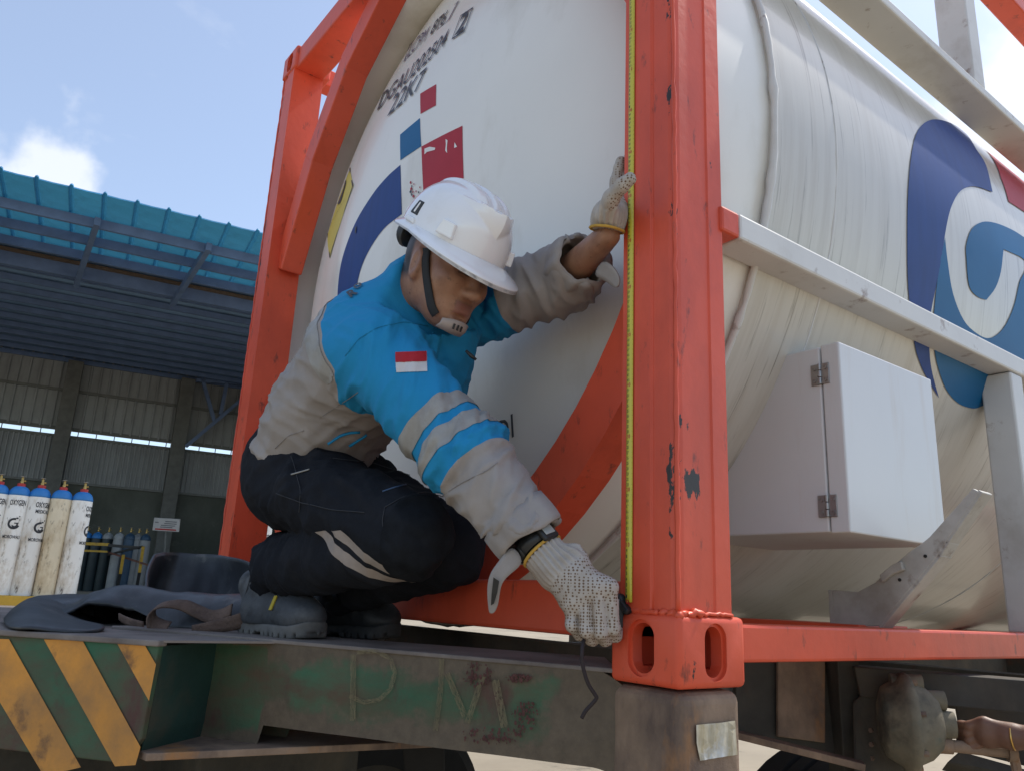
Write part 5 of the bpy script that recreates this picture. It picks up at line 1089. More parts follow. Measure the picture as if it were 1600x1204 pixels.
for q in ([(540, 556), (560, 530), (590, 512), (630, 503), (668, 510)], [(650, 395), (640, 420), (650, 450), (668, 480), (690, 500)], [(625, 405), (640, 440), (655, 470), (672, 500)]): line_on(vj2, nj2, q, 1.8, .0003, .0008, 'seam', SEAMB, jk)
for q in ([(500, 652), (530, 632), (560, 612)], [(430, 700), (450, 680), (475, 672)], [(690, 775), (720, 755), (760, 735), (778, 722)]): line_on(vj2, nj2, q, 1.8, .0003, .0008, 'seam', SEAM, jk)
def cloth_text(ch, q, q2, ht, mat, par=jk):           # one letter laid on the cloth at photo point q, reading towards q2
    d = vj2-CAM; zz = d@FW; X = 800+FPX*(d@RT)/zz; Y = 602-FPX*(d@UP)/zz; c = (X-q[0])**2+(Y-q[1])**2+np.where(nj2@FW < .35, 0, 1e6)+zz*30; i = int(np.argmin(c)); n_ = nj2[i]
    r = at(q2, zz[i])-at(q, zz[i]); r = unit(r-n_*(r@n_)); u_ = unit(np.cross(n_, r)); v, f = text2d(ch, .05); P = vj2[i]+n_*.004+np.outer((v[:, 0]-.5)*ht*.62, r)+np.outer((v[:, 1]-.5)*ht, u_)
    return mesh('back_lettering', P, f, mat, par)
for k_, ch in enumerate('RO'): cloth_text(ch, (551+9*k_, 459-10*k_), (561+9*k_, 448-10*k_), .032, INK)
B().tube([at((394, 742), 1.93), at((387, 750), 1.92), at((386, 765), 1.90), at((392, 780), 1.88), at((404, 786), 1.86)], .0022, 6).build('belt_loop', PANT, pt, smooth=True)
PSEAM = M('trouser_seam', (.032, .035, .042), .9)
for q in ([(602, 792), (630, 776), (664, 768), (692, 776)], [(602, 792), (598, 812), (600, 832)], [(432, 770), (470, 784), (520, 796), (570, 800)], [(455, 712), (462, 735), (470, 765), (468, 800)], [(520, 716), (580, 722), (640, 742)]): line_on(vp2, npn2, q, 1.8, .0004, .0011, 'seam', PSEAM, pt)
# --- boots
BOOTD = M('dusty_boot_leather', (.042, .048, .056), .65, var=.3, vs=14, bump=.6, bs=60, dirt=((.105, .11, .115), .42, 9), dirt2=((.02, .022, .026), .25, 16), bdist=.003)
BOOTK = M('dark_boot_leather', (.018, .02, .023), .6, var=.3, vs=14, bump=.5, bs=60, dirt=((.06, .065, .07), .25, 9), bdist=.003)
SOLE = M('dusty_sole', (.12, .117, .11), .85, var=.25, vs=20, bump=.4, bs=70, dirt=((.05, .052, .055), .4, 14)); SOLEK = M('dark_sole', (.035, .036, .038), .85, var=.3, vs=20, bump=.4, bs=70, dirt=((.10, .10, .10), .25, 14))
YTAG = M('yellow_tag', (.45, .34, .02), .6)
def boot(heel, toe, ank, mu, ms, tag):
    h, t = V(*heel, DZ), V(*toe, DZ); b = unit(t-h); s = np.cross((0, 0, 1), b); Z = V(0, 0, 1); Ln = np.linalg.norm(t-h)
    def up_sd(P):
        d = seg_flat(P, h+b*.06+Z*.055, h+b*(Ln-.075)+Z*.048, .042, .045, s, 1.06)
        d = smin(d, ell(P, h+b*(Ln-.062)+Z*.050, (b, s, Z), (.062, .050, .040)), .02); d = smin(d, ell(P, h+b*.05+Z*.06, (b, s, Z), (.050, .040, .060)), .02)
        d = smin(d, seg_flat(P, h+b*.075+Z*.07, ank+V(0, 0, .035), .047, .052, s, .95), .035); d = smin(d, seg_cap(P, h+b*.135+Z*.075, h+b*.19+Z*.062, .034, .032), .03)
        col = ank+V(0, 0, .035); n_ = (P-(col).astype(np.float32))@unit(col-(h+b*.075+Z*.07)).astype(np.float32); d = smax(d, n_-.012, .01); d = smin(d, ell(P, h+b*.02+Z*.115, (b, s, Z), (.030, .045, .040)), .015)
        d = d+.0012*np.sin(((P-h.astype(np.float32))@b.astype(np.float32))*150)*np.exp(-(((P-h.astype(np.float32))@b.astype(np.float32)-.16)/.03)**2)
        return smax(d, -((P-h.astype(np.float32))@Z.astype(np.float32)-.026), .004)
    def so_sd(P):
        q = P-h.astype(np.float32); x, y, z = q@b.astype(np.float32), q@s.astype(np.float32), q[:, 2]
        wd = .040+.013*np.clip((x-.08)/.1, 0, 1)-.004*np.exp(-((x-.11)/.04)**2); c = Ln/2
        o = np.where(x > Ln-.055, np.hypot(x-(Ln-.055), y*(.055/np.maximum(wd, .01)))-.055, np.where(x < .045, np.hypot(x-.045, y*(.045/wd))-.045, np.abs(y)-wd))
        top = .030+.012*np.clip((x-(Ln-.06))/.05, 0, 1)**2; bot = .010*np.clip((x-(Ln-.07))/.07, 0, 1)**2
        d = smax(o, np.maximum(z-top, bot-z), .006)
        g = np.abs(((x+.009) % .022)-.011)-.0028; g2 = np.maximum(g, np.maximum(z-(bot+.013), .006-(wd-np.abs(y))-.0)); d = smax(d, -np.maximum(g, z-(bot+.011)), .002)
        arch = np.hypot((x-.098)/1.4, z+.004)-.014; return smax(d, -arch, .003)
    lo, hi = np.minimum(h, t)-.09, np.maximum(h, t)+.09; lo[2] = DZ-.01; hi[2] = ank[2]+.09; lo = np.minimum(lo, ank-.08); lo[2] = DZ-.01; hi = np.maximum(hi, ank+.09)
    v, f = nets(up_sd, lo, hi, .0042); v = relax(v, f, 1, .4); o = mesh('boot', v, f, mu, man, smooth=True); n_ = normals(v, f)
    hi2 = hi.copy(); hi2[2] = DZ+.06; v2, f2 = nets(so_sd, lo, hi2, .0034); v2 = relax(v2, f2, 1, .3); mesh('sole', v2, f2, ms, o, smooth=True)
    LACE = BOOTK
    for k in range(5):                                # laces up the tongue
        c = h+b*(.195-.018*k)+Z*(.088+.016*k+.003*k*k); B().tube([c+s*.026-Z*.012, c+s*.012+Z*.002+b*.003, c-s*.012+Z*.002+b*.003+Z*.005, c-s*.026-Z*.006], .0024, 6).build('lace', LACE, o, smooth=True)
    # quarter panel seam round the ankle
    B().tube([h+b*x_+s*(.001+w_)+Z*z_ for x_, w_, z_ in ((.03, -.043, .04), (.045, -.047, .08), (.06, -.050, .115), (.065, -.050, .15))], .0016, 5).build('seam', mu, o, smooth=True)
    if tag:
        c = at((428, 942), 1.70); i = np.argmin(np.linalg.norm(v-onplane((428, 942), h+b*.10-s*.045, s), axis=1)); c = v[i]; m_ = n_[i]; ta = unit(np.cross(m_, V(.1, .1, 1))); tb = np.cross(ta, m_)
        B().obox(c+m_*.0015, ta, unit(tb), m_, .0045, .017, .0015).build('tag', YTAG, o)
    return o
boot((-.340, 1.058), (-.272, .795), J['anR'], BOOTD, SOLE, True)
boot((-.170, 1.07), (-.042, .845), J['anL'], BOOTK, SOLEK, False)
# --- gloves
KN = M('knit_glove', (.44, .40, .36), .95, var=.08, vs=40, bump=.5, bs=520, bdist=.0015, dirt=((.36, .31, .26), .42, 22))
def glove_mat():
    t = KN.node_tree; p = t.nodes['Principled BSDF']; N = t.nodes.new; Lk = t.links.new; c0 = p.inputs['Base Color'].links[0].from_socket
    vo = N('ShaderNodeTexVoronoi'); vo.inputs['Scale'].default_value = 185; vo.inputs['Randomness'].default_value = .22; Lk(N('ShaderNodeTexCoord').outputs['Object'], vo.inputs['Vector'])
    q = N('ShaderNodeMath'); q.operation = 'LESS_THAN'; q.inputs[1].default_value = .36; Lk(vo.outputs['Distance'], q.inputs[0]); a = N('ShaderNodeAttribute'); a.attribute_name = 'dots'
    m = N('ShaderNodeMath'); m.operation = 'MULTIPLY'; Lk(q.outputs[0], m.inputs[0]); Lk(a.outputs['Fac'], m.inputs[1])
    x = N('ShaderNodeMix'); x.data_type = 'RGBA'; x.inputs['B'].default_value = (.15, .095, .06, 1); Lk(m.outputs[0], x.inputs['Factor']); Lk(c0, x.inputs['A']); Lk(x.outputs['Result'], p.inputs['Base Color'])
    tint(KN, 'grime', (.22, .145, .085), .75)
glove_mat(); HEMY = M('yellow_glove_hem', (.55, .33, .06), .9, bump=.4, bs=300)
def finger(P, pts, rs):
    d = None
    for i in range(len(pts)-1):
        c = seg_cap(P, pts[i], pts[i+1], rs[i], rs[i+1]); d = c if d is None else smin(d, c, .006)
    return d
def glove(fns, wr, el, lo, hi, palm_dirs, dotfn, grfn):
    ax = unit(wr-el) if palm_dirs is None else palm_dirs
    def sd(P):
        d = fns(P); n_ = (P-wr.astype(np.float32))@ax.astype(np.float32); near = np.linalg.norm(P-wr.astype(np.float32), axis=1) < .12
        d = np.where(near, smax(d, -(n_+.034), .004), d); return d
    v, f = nets(sd, lo, hi, .0021); v = relax(v, f, 1, .4); n_ = normals(v, f); al = (v-wr)@ax; r1 = unit(np.cross(ax, (.3, .2, 1))); r2 = np.cross(ax, r1); ang = np.arctan2((v-wr)@r2, (v-wr)@r1)
    cuff = np.clip((.034-al)/.016, 0, 1)*(np.linalg.norm(v-wr-np.outer(al, ax), axis=1) < .06); v = v+n_*(cuff*.0024*np.cos(22*ang)+(1-cuff)*.0009*perlin(v*90))[:, None]
    o = mesh('glove', v, f, KN, man, smooth=True, attrs={'dots': np.clip(1-cuff*1.6, 0, 1)*dotfn(v, n_), 'grime': grfn(v, n_)})
    c = wr-ax*.0345; rr = []
    for k in range(40):
        a = 2*math.pi*k/40; d_ = r1*math.cos(a)+r2*math.sin(a); m = (np.abs((v-c)@ax) < .006) & (np.linalg.norm(v-c, axis=1) < .06) & (((v-c)@d_) > .97*np.linalg.norm(v-c-np.outer((v-c)@ax, ax), axis=1)); rr.append(c+d_*((((v-c)[m]@d_).max() if m.any() else .035)-.0005))
    B().tube(rr+[rr[0]], .0032, 6).build('glove_hem', HEMY, o, smooth=True); return o
W = J['wrR']; mc = [at(q, D) for q, D in (((893, 936), 1.405), ((913, 926), 1.392), ((934, 918), 1.385), ((953, 916), 1.385))]
pip = [at(q, D) for q, D in (((893, 976), 1.385), ((915, 984), 1.375), ((938, 986), 1.372), ((958, 980), 1.378))]
dip = [at(q, D) for q, D in (((905, 990), 1.405), ((925, 998), 1.398), ((946, 998), 1.395), ((962, 992), 1.40))]
tip = [at(q, D) for q, D in (((918, 978), 1.425), ((936, 984), 1.422), ((952, 984), 1.42), ((966, 980), 1.42))]
fr = (.0102, .0112, .0116, .0112)
thr = [at((892, 905), 1.43), at((925, 918), 1.447), at((950, 932), 1.452), at((966, 942), 1.447)]
def fR(P):
    d = seg_flat(P, W-unit(W-J['elR'])*.05, W+unit(W-J['elR'])*.012, .035, .034, RT*.6+UP*.8, 1.12)
    for k in range(4): d = smin(d, seg_cap(P, W+(mc[k]-W)*.1, mc[k], .023, .0155), .018)
    d = smin(d, ell(P, W*.45+mc[1]*.3+mc[2]*.25, (unit(mc[1]-W), unit(mc[3]-mc[0]), unit(np.cross(mc[1]-W, mc[3]-mc[0]))), (.045, .036, .022)), .02)
    g = None
    for k in range(4):
        q = finger(P, [mc[k], pip[k], dip[k], tip[k]], [fr[k]*1.18, fr[k]*1.05, fr[k], fr[k]*.92]); g = q if g is None else smin(g, q, .0012)
    d = smin(d, g, .006); return smin(d, finger(P, thr, [.017, .0145, .013, .0115]), .008)
lo = np.minimum.reduce([W]+mc+pip+dip+tip+thr)-.07; hi = np.maximum.reduce([W]+mc+pip+dip+tip+thr)+.06
pink = unit(mc[0]-mc[3])
glove(fR, W, J['elR'], lo, hi, None, lambda v, n_: np.ones(len(v)), lambda v, n_: np.clip((n_@pink)*1.3-.15+.35*perlin(v*40), 0, 1))
WL = J['wrL']; eL = J['elL']; WL2 = at((951, 342), 1.615); AXL = unit(at((957, 312), 1.612)-at((950, 360), 1.615))
pl0 = on((957, 336), 'y', .176); 
mL = [on(q, 'y', y) for q, y in (((953, 306), .181), ((958, 304), .170), ((965, 303), .168), ((970, 305), .170))]
mL = [V(.012, .178, .955), V(.028, .172, .965), V(.048, .170, .968), V(.066, .170, .962)]
tL = [[m, m+V(.001, -.004, .040), m+V(.004, -.010, .070), m+V(.006, -.013, .088+k*.0)] for k, m in enumerate(mL)]
tb0 = [at((948, 338), 1.585), at((955, 310), 1.555), at((972, 290), 1.53), at((984, 280), 1.522)]
def fL(P):
    ax = AXL; up_ = AXL; w0 = WL2-ax*.06
    d = seg_flat(P, w0, WL2+up_*.01, .031, .030, V(1, 0, .3), 1.12)
    for k in range(4): d = smin(d, seg_cap(P, WL2, mL[k], .022, .0140), .018)
    g = None
    for k in range(4):
        q = finger(P, tL[k], [.0135, .0125, .0118, .0105]); g = q if g is None else smin(g, q, .003)
    d = smin(d, g, .008); return smin(d, finger(P, tb0, [.020, .0165, .0140, .0125]), .014)
al_ = np.array([WL2]+sum(tL, [])+tb0); glove(fL, WL2+AXL*.012, eL, al_.min(0)-.065, al_.max(0)+.05, AXL, lambda v, n_: np.clip((n_@V(.3, -.95, .1))*3+.6, 0, 1), lambda v, n_: np.clip(.1+.4*perlin(v*40), 0, 1))
# --- open cuff of the right sleeve: a turned-back band with a hanging tab
cq = CUFR; ca = unit(CUFR-J['elR']); c1 = unit(np.cross(ca, FW)); c2 = np.cross(ca, c1); R_ = []
for i in range(49):
    a = 2*math.pi*i/48; d_ = c1*math.cos(a)+c2*math.sin(a); rr_ = .0625+.004*math.sin(3*a+.6)+.003*math.sin(5*a)+.0018*math.sin(11*a+1); R_.append([cq-ca*(.055-.01*math.sin(a))+d_*(rr_+.002), cq-ca*.02+d_*(rr_+.0035), cq+ca*(.008+.008*math.sin(a*2))+d_*(rr_+.001), cq+ca*(.006+.008*math.sin(a*2))+d_*(rr_-.004)])
ov = B().grid(R_).build('cuff', GREYF, jk, smooth=True); m_ = ov.modifiers.new('s', 'SUBSURF'); m_.levels = m_.render_levels = 1; m_ = ov.modifiers.new('t', 'SOLIDIFY'); m_.thickness = .002
tabp = [[at((822, 878), 1.43), at((800, 846), 1.44)], [at((800, 893), 1.425), at((783, 872), 1.43)], [at((782, 910), 1.42), at((765, 893), 1.425)], [at((780, 932), 1.425), at((760, 918), 1.43)], [at((777, 950), 1.43), at((763, 952), 1.432)], [at((771, 958), 1.432), at((765, 958), 1.433)]]
ov = B().grid(tabp).build('cuff_tab', GREYF, jk, smooth=True); m_ = ov.modifiers.new('s', 'SUBSURF'); m_.levels = m_.render_levels = 2; m_ = ov.modifiers.new('t', 'SOLIDIFY'); m_.thickness = .003
B().grid([[at((780, 907), 1.414), at((771, 901), 1.416)], [at((777, 925), 1.417), at((768, 928), 1.42)], [at((772, 942), 1.423), at((767, 945), 1.426)]]).build('velcro_strip', BLK, ov)
# rolled cuff of the left sleeve with its loose flap
cq = ARML[2]; ca = unit(ARML[2]-ARML[1]); c1 = unit(np.cross(ca, FW)); c2 = np.cross(ca, c1); R_ = []
for i in range(49):
    a = 2*math.pi*i/48; d_ = c1*math.cos(a)+c2*math.sin(a); rr_ = .0645+.004*math.sin(2*a+.6)+.003*math.sin(7*a)+.0018*math.sin(13*a); R_.append([cq-ca*(.060+.012*math.sin(a+1))+d_*(rr_-.001), cq-ca*.055+d_*(rr_+.005), cq-ca*.02+d_*(rr_+.005), cq+ca*(.008+.006*math.sin(a*3))+d_*(rr_+.001), cq+ca*(.006+.006*math.sin(a*3))+d_*(rr_-.010)])
ov = B().grid(R_).build('cuff', GREYF, jk, smooth=True); m_ = ov.modifiers.new('s', 'SUBSURF'); m_.levels = m_.render_levels = 1
fp_ = [[at((940, 405), 1.66), at((925, 432), 1.68)], [at((952, 412), 1.63), at((942, 436), 1.66)], [at((964, 424), 1.62), at((955, 447), 1.64)], [at((969, 440), 1.61), at((964, 452), 1.62)]]
ov = B().grid(fp_).build('cuff_tab', GREYF, jk, smooth=True); m_ = ov.modifiers.new('s', 'SUBSURF'); m_.levels = m_.render_levels = 2; m_ = ov.modifiers.new('t', 'SOLIDIFY'); m_.thickness = .003
# jacket front edge: open placket with its zip below the chin
B().tube([at((728, 548), 1.69), at((736, 556), 1.69), at((744, 562), 1.69)], [.003, .0045, .003], 8).build('zip_pull', BLK, jk, smooth=True)
# --- wrist watch
wc = W-unit(W-J['elR'])*.052; wa = unit(W-J['elR']); out_ = unit(-FW*.55+UP*.55+RT*.45); out_ = unit(out_-wa*(out_@wa)); ws = np.cross(wa, out_)
RW = [[wc+wa*q*.012+(ws*math.cos(a)*1.08+out_*math.sin(a))*.0345 for q in (-1, 1)] for a in np.linspace(0, 2*math.pi, 41)]
RESIN = M('black_resin', (.018, .019, .02), .45, var=.2); wt_ = B().grid(RW).build('wrist_watch', RESIN, man, smooth=True); m_ = wt_.modifiers.new('t', 'SOLIDIFY'); m_.thickness = .004; m_.offset = 1
B().obox(wc+out_*.040, wa, ws, out_, .021, .019, .0055).build('watch_case', RESIN, wt_, bevel=.005, seg=3)
B().obox(wc+out_*.0462, wa, ws, out_, .0125, .012, .0008).build('watch_face', M('lcd_face', (.42, .45, .44), .25, coat=.5), wt_, bevel=.0015)
# --- helmet
HW = M('white_helmet_shell', (.84, .85, .87), .16, var=.015, vs=6, coat=.8, dirt=((.76, .75, .73), .2, 9))

def dome(th, ph):
    rf = .132 if math.cos(th) > 0 else .134; rs = .110; n_ = 2.25; c, s = math.cos(th), math.sin(th)
    R0 = (abs(c/rf)**n_+abs(s/rs)**n_)**(-1/n_); k = math.cos(ph)**.78; u = .128*math.sin(ph)**.93
    f, l = R0*k*c, R0*k*s; rise = 0; fwd = 0
    top = u/.128
    if f > .0:                                        # the V-shaped beak on the front
        v_ = u-.048-.60*abs(l)
        if v_ > 0 and u < .100: fwd = .030*min(1, v_/.050)*min(1, f/.04)
    cr = max(0, min(1, (top-.72)/.12)); al = abs(l)
    if al < .052: rise = cr*.0075*min(1, (.052-al)/.006)
    if al < .030: rise -= cr*.0065*min(1, (.030-al)/.006)
    if al < .012: rise += cr*.0065*min(1, (.012-al)/.005)
    return f+fwd, l, u+rise
rows = []; NTH = 180
brw = lambda th: .012+.047*max(0, math.cos(th))**1.05+.004*max(0, -math.cos(th))
for ph in np.r_[np.linspace(90, 0, 74)]:
    rows.append([dome(th, math.radians(ph)) for th in np.linspace(0, 2*math.pi, NTH+1)])
rim = rows[-1]
for k, (o_, dz) in enumerate(((.10, -.001), (.35, -.004), (.7, -.0085), (.95, -.0125), (1.0, -.0145), (1.0, -.018), (.96, -.0185))):
    rr_ = []
    for th, p in zip(np.linspace(0, 2*math.pi, NTH+1), rim):
        b_ = brw(th); sag = dz*(1+1.2*max(0, math.cos(th))**2); q = np.array(p)+np.array([math.cos(th), math.sin(th), 0])*b_*o_; q[2] = sag-.006*max(0, math.cos(th))*o_*0; rr_.append(tuple(q))
    rows.append(rr_)
def hx(p): return HB+GF*p[0]+GL*p[1]+GU*p[2]
hb = B().grid([[hx(p) for p in r] for r in rows]); helm = hb.build('helmet', HW, man, smooth=True, sharp=32)
inn = [[hx((p[0]*.965, p[1]*.965, p[2]*.96-.001)) for p in r] for r in rows[10:74:3]]+[[hx((p[0]*.9+0, p[1]*.96, p[2]-.002)) for p in rows[79]]]
B().grid([[hx((p[0]*.96, p[1]*.96, p[2]*.955)) for p in r] for r in rows[0:74:4]]+[[hx((p[0], p[1], p[2]-.0012)) for p in r] for r in rows[74:80]]).build('helmet_lining', M('helmet_inside', (.55, .55, .56), .6), helm, smooth=True)
def on_dome(th, ph, off=0): p = np.array(hx(dome(th, ph))); c = HB+GU*.03; return p+unit(p-c)*off
def lug(th, ph, wd, ht, dp, mat, name, par=helm, taper=.75):
    c = on_dome(th, ph); e = unit(on_dome(th+.02, ph)-c); g_ = unit(on_dome(th, ph+.03)-c); n_ = unit(np.cross(e, g_)); n_ = n_ if n_@(c-HB) > 0 else -n_
    P = [c-e*wd-g_*ht-n_*.006, c+e*wd-g_*ht-n_*.006, c+e*wd*taper+g_*ht-n_*.006, c-e*wd*taper+g_*ht-n_*.006]; return B().prism(P, n_*(dp+.006)).build(name, mat, par, bevel=.003)
lug(math.radians(-48), .16, .021, .016, .0095, HW, 'accessory_lug'); lug(math.radians(-160), .20, .022, .017, .008, HW, 'accessory_lug'); lug(math.radians(48), .16, .021, .016, .0095, HW, 'accessory_lug')
sl_ = lug(math.radians(-104), .24, .017, .0165, .0012, BLK, 'slot_clip'); lug(math.radians(-104), .24, .004, .013, .003, HW, 'clip_rib', sl_); lug(math.radians(-104), .03, .020, .006, .006, HW, 'accessory_lug')
kn = hx((-.150, -.01, -.035)); B().lathe([(.0, 0)], kn, 'z', 3) if False else None
lathe_dir([(.010, -.02), (.026, -.014), (.028, .0), (.024, .012), (.001, .014)], hx((-.132, -.03, -.030)), -GF, GL, GU, 20, 1.25).build('ratchet_knob', BLK, helm, smooth=True, sharp=40)
B().grid([[hx((f_, l_, u_)) for u_ in (-.012, -.034)] for f_, l_ in ((-.085, -.070), (-.105, -.045), (-.115, 0), (-.105, .045), (-.085, .070))]).build('headband', BLK, helm, smooth=True)
# chin strap and cup
STR = M('black_strap', (.016, .018, .021), .75, var=.2, vs=60, bump=.3, bs=300); CUP = M('beige_chin_cup', (.36, .30, .27), .5, var=.05)
def cheek(f, u, sg):                                  # point on the side of the head, a hair outside the skin
    ls = np.linspace(.13, .0, 131); P = HC+HF*f+HU*u+np.outer(ls, HL)*sg; dd = head_sd(P.astype(np.float32)); k = np.argmax(dd < .0); return P[k]+HL*sg*.004
for s in (-1, 1):
    P = [hx((.018, s*.100, .004))]+[cheek(f, u, s) for f, u in ((.012, .022), (.019, .0), (.028, -.025), (.039, -.05), (.051, -.075), (.061, -.095), (.070, -.108))]
    ribbon(P, [HF*.021]+[HF*.021+HU*.002, HF*.021+HU*.003, HF*.020+HU*.004, HF*.019+HU*.006, HF*.018+HU*.008, HF*.016+HU*.012, HF*.013+HU*.013], 'chin_strap', STR, helm)
R_ = []
for a in np.linspace(-1.05, 1.05, 17):
    c = HC-HU*.117+HF*.058; rr_ = .040; hh = .0125*math.cos(a*.95)+.003; p = c+HF*(rr_*math.cos(a)+.004)+HL*rr_*1.05*math.sin(a); R_.append([p+HU*hh+HF*.002, p, p-HU*hh*.9-HF*.010])
cup = B().grid(R_).build('chin_cup', CUP, helm, smooth=True); m_ = cup.modifiers.new('t', 'SOLIDIFY'); m_.thickness = .004; m_.offset = 1
for a in (-.42, -.2, .02):
    c = HC-HU*.117+HF*.058+HF*(.043*math.cos(a)+.0085)+HL*.045*math.sin(a); B().obox(c, unit(-HF*math.sin(a)+HL*math.cos(a)), HU, HF, .0018, .006, .001).build('vent_slot', BLK, cup)
# ------------------------------------------------------------------ tape measure
tm_ = thing('tape_measure', 'yellow steel tape run up the near orange post from its black case', 'tape measure', (-.01, .12, .118))
TY_ = M('tape_yellow', (.56, .50, .045), .38, var=.06, vs=9, coat=.2)
zz_ = np.linspace(.135, 2.575, 120); yb = lambda z: .1175-.0035*(1-z/2.5)*0
R_ = [[(-.0002+.0062-.0035*(1-(k/3.)**2)-.0018, .1185+.0030*math.sin(z*.8)+k*.0027, z) for k in (-3, -1.5, 0, 1.5, 3)] for z in zz_]
bl = B().grid(R_).build('tape_blade', TY_, tm_, smooth=True); m_ = bl.modifiers.new('t', 'SOLIDIFY'); m_.thickness = .0008
b = B(); b2 = B()
for i in range(244):
    z = .135+i*.01; x0 = .0002; y0 = .1185+.0030*math.sin(z*.8); wd = .0062 if i % 5 == 0 else .0042
    b.add([(x0+.0024, y0-.0078, z), (x0+.0024, y0-.0078+wd*.6, z), (x0+.0024, y0-.0078+wd*.6, z+.0012), (x0+.0024, y0-.0078, z+.0012)], [(0, 1, 2, 3)])
    v, f = text2d(str(i % 100 if i % 10 else i), .03); sc = .0062; dy = .0052 if (i % 100) > 9 else .0030
    if i % 10 == 0: sc = .0078; dy = .008
    (b2 if i % 10 == 0 else b).add(np.c_[np.full(len(v), x0-.0002), y0+.0035-v[:, 0]*dy, z-.003+v[:, 1]*sc], f)
TK = M('tape_print', (.03, .03, .025), .6); b.build('tape_numerals', TK, tm_)['kind'] = 'stuff'; b2.build('decimal_numerals', CYR, tm_)
cc = at((958, 956), 1.447); cx_ = unit(V(0, -1, .1)); cz = V(0, 0, 1)
cs_ = B().obox(cc+V(.0, .0, 0), V(1, 0, 0), V(0, 1, 0), V(0, 0, 1), .017, .036, .034).build('case', RESIN, tm_, bevel=.012, seg=3)
B().obox(cc+V(-.0175, -.012, .006), V(1, 0, 0), V(0, 1, 0), V(0, 0, 1), .002, .020, .018).build('case_badge', M('silver_badge', (.5, .48, .47), .35, .6), cs_, bevel=.0015)
B().obox(cc+V(-.002, -.034, .014), V(1, 0, 0), unit(V(0, 1, .9)), unit(V(0, -.9, 1)), .015, .020, .006).build('case_grip', RESIN, cs_, bevel=.004)
B().tube(curve_pts([at((915, 990), 1.40), at((915, 990), 1.40), at((910, 1010), 1.36), at((910, 1035), 1.35), at((918, 1065), 1.345), at((930, 1085), 1.345), at((932, 1090), 1.345), at((926, 1098), 1.345), at((915, 1110), 1.345), at((909, 1121), 1.345), at((909, 1121), 1.345)], 4)[0:-3], .0034, 7).build('wrist_cord', M('dark_cord', (.025, .017, .018), .8, bump=.3, bs=400), tm_, smooth=True)
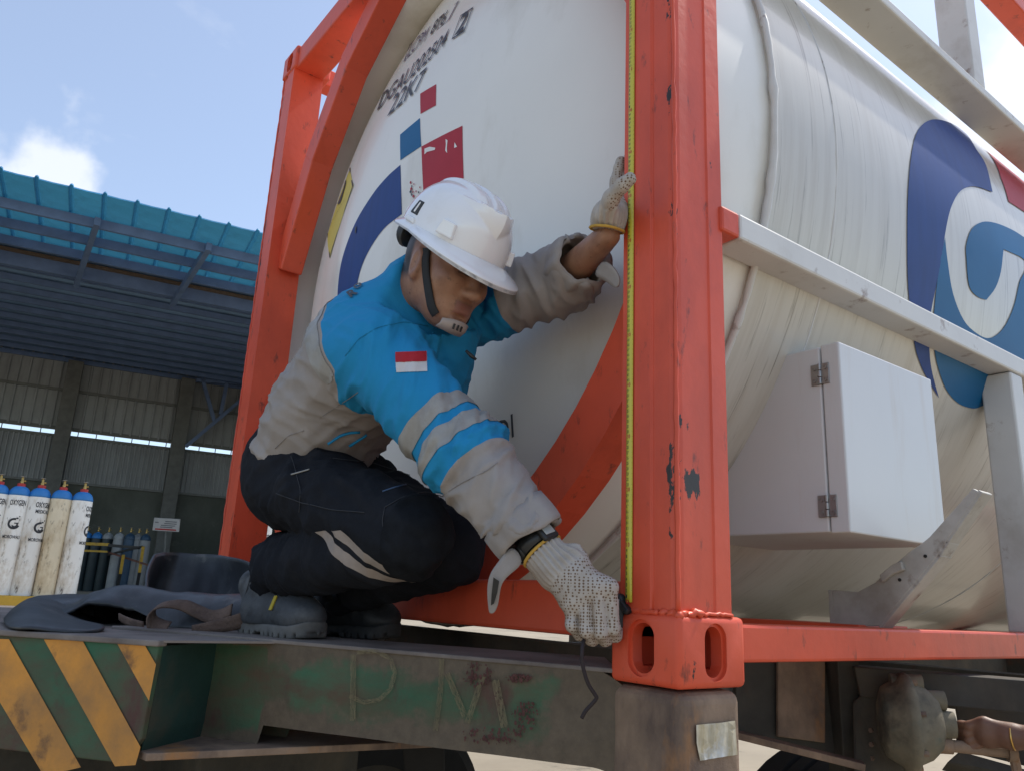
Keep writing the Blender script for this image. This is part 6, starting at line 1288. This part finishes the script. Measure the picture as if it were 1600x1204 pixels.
# ------------------------------------------------------------------ the helper at the landing gear, only his forearm reaches into the picture
hp = thing('person', 'brown forearm with a thin gold bracelet turning the crank at the right edge', 'person', (1.55, -.62, GZ))
hw = SH1+V(.0, -.0, .012)+RT*.035; h0 = at((1541, 1146), 1.80); wr2 = at((1580, 1150), 1.77); el2 = at((1700, 1158), 1.68); HX, HY = 1.55, -.62
sh2 = V(1.18, -.46, .08)
def helper_sd(P):
    d = seg_cap(P, el2, wr2, .037, .0225); d = smin(d, seg_cap(P, sh2, el2, .05, .037), .02); d = smin(d, seg_flat(P, wr2, h0, .020, .019, UP, 1.25), .02); d = smin(d, ell(P, h0, (unit(h0-wr2), UP, unit(np.cross(h0-wr2, UP))), (.026, .029, .017)), .012)
    for k in range(4):
        a = h0+unit(h0-wr2)*.014+UP*(.024-.0165*k); b_ = a+unit(h0-wr2)*(.026-.003*abs(k-1))-FW*.004-UP*.008; c = b_+FW*.026-UP*.008+unit(h0-wr2)*.004; e = c-unit(h0-wr2)*.020+FW*.006
        d = smin(d, finger(P, [a, b_, c, e], [.0092, .0092, .0086, .008]), .0022)
    t0 = h0+UP*.026; d = smin(d, finger(P, [wr2+UP*.012, t0+unit(h0-wr2)*.004, t0+unit(h0-wr2)*.026-UP*.012+FW*.004], [.014, .0125, .0105]), .01)
    b0 = V(HX, HY, -.38); ch = V(1.36, -.52, .02); hd_ = V(1.26, -.40, .30)
    d = smin(d, seg_flat(P, b0, ch, .125, .13, unit(V(.5, -.6, 0)), 1.3), .06); d = smin(d, seg_cap(P, ch, hd_-V(0, 0, .06), .07, .05), .05); d = smin(d, ell(P, hd_, (V(1, 0, 0), V(0, 1, 0), V(0, 0, 1)), (.085, .088, .115)), .03)
    for dx, dy in ((.07, -.07), (-.07, .08)):
        d = smin(d, seg_cap(P, b0+V(dx, dy, -.02), V(HX+dx*1.2, HY+dy*1.2+.05, -.80), .095, .065), .04); d = smin(d, seg_cap(P, V(HX+dx*1.2, HY+dy*1.2+.05, -.80), V(HX+dx*1.2, HY+dy*1.2, GZ+.09), .062, .05), .03); d = smin(d, seg_cap(P, V(HX+dx*1.2, HY+dy*1.2, GZ+.05), V(HX+dx*1.2-.08, HY+dy*1.2+.13, GZ+.045), .045, .04), .03)
    d = smin(d, seg_cap(P, V(1.50, -.62, .03), V(1.62, -.60, -.26), .055, .045), .04); return smin(d, seg_cap(P, V(1.62, -.60, -.26), V(1.50, -.42, -.42), .043, .035), .02)
v, f = nets(helper_sd, (.3, -1.0, GZ-.005), (1.95, .35, .5), .021); far = np.linalg.norm(v[f].mean(1)-(wr2+h0)/2, axis=1) > .14; f = f[far]
v2, f2 = nets(helper_sd, (wr2+h0)/2-.17, (wr2+h0)/2+.17, .0031); k2 = np.linalg.norm(v2[f2].mean(1)-(wr2+h0)/2, axis=1) < .150; f2 = f2[k2]; v2 = relax(v2, f2, 1, .3)
al = np.concatenate([v, v2]); cl = ((np.linalg.norm(al-el2, axis=1) > .17) & (np.linalg.norm(al-wr2, axis=1) > .22) & (al[:, 2] < .19)).astype(float)
SK2 = M('darker_skin', (.17, .085, .055), .5, var=.12, vs=30, bump=.15, bs=150, sss=.08); tint(SK2, 'cloth', (.05, .06, .08), 1)
u, inv = np.unique(np.concatenate([f, f2+len(v)]).ravel(), return_inverse=True)
mesh('body', al[u], inv.reshape(-1, 4), SK2, hp, smooth=True, attrs={'cloth': cl[u]})
bc = wr2*.97+el2*.03; ba = unit(el2-wr2); b1 = unit(np.cross(ba, FW)); b2_ = np.cross(ba, b1); B().tube([bc+(b1*math.cos(a)+b2_*math.sin(a))*.0265 for a in np.linspace(0, 2*math.pi, 33)], .0026, 6).build('bracelet', M('gold', (.7, .45, .15), .3, 1), hp, smooth=True)
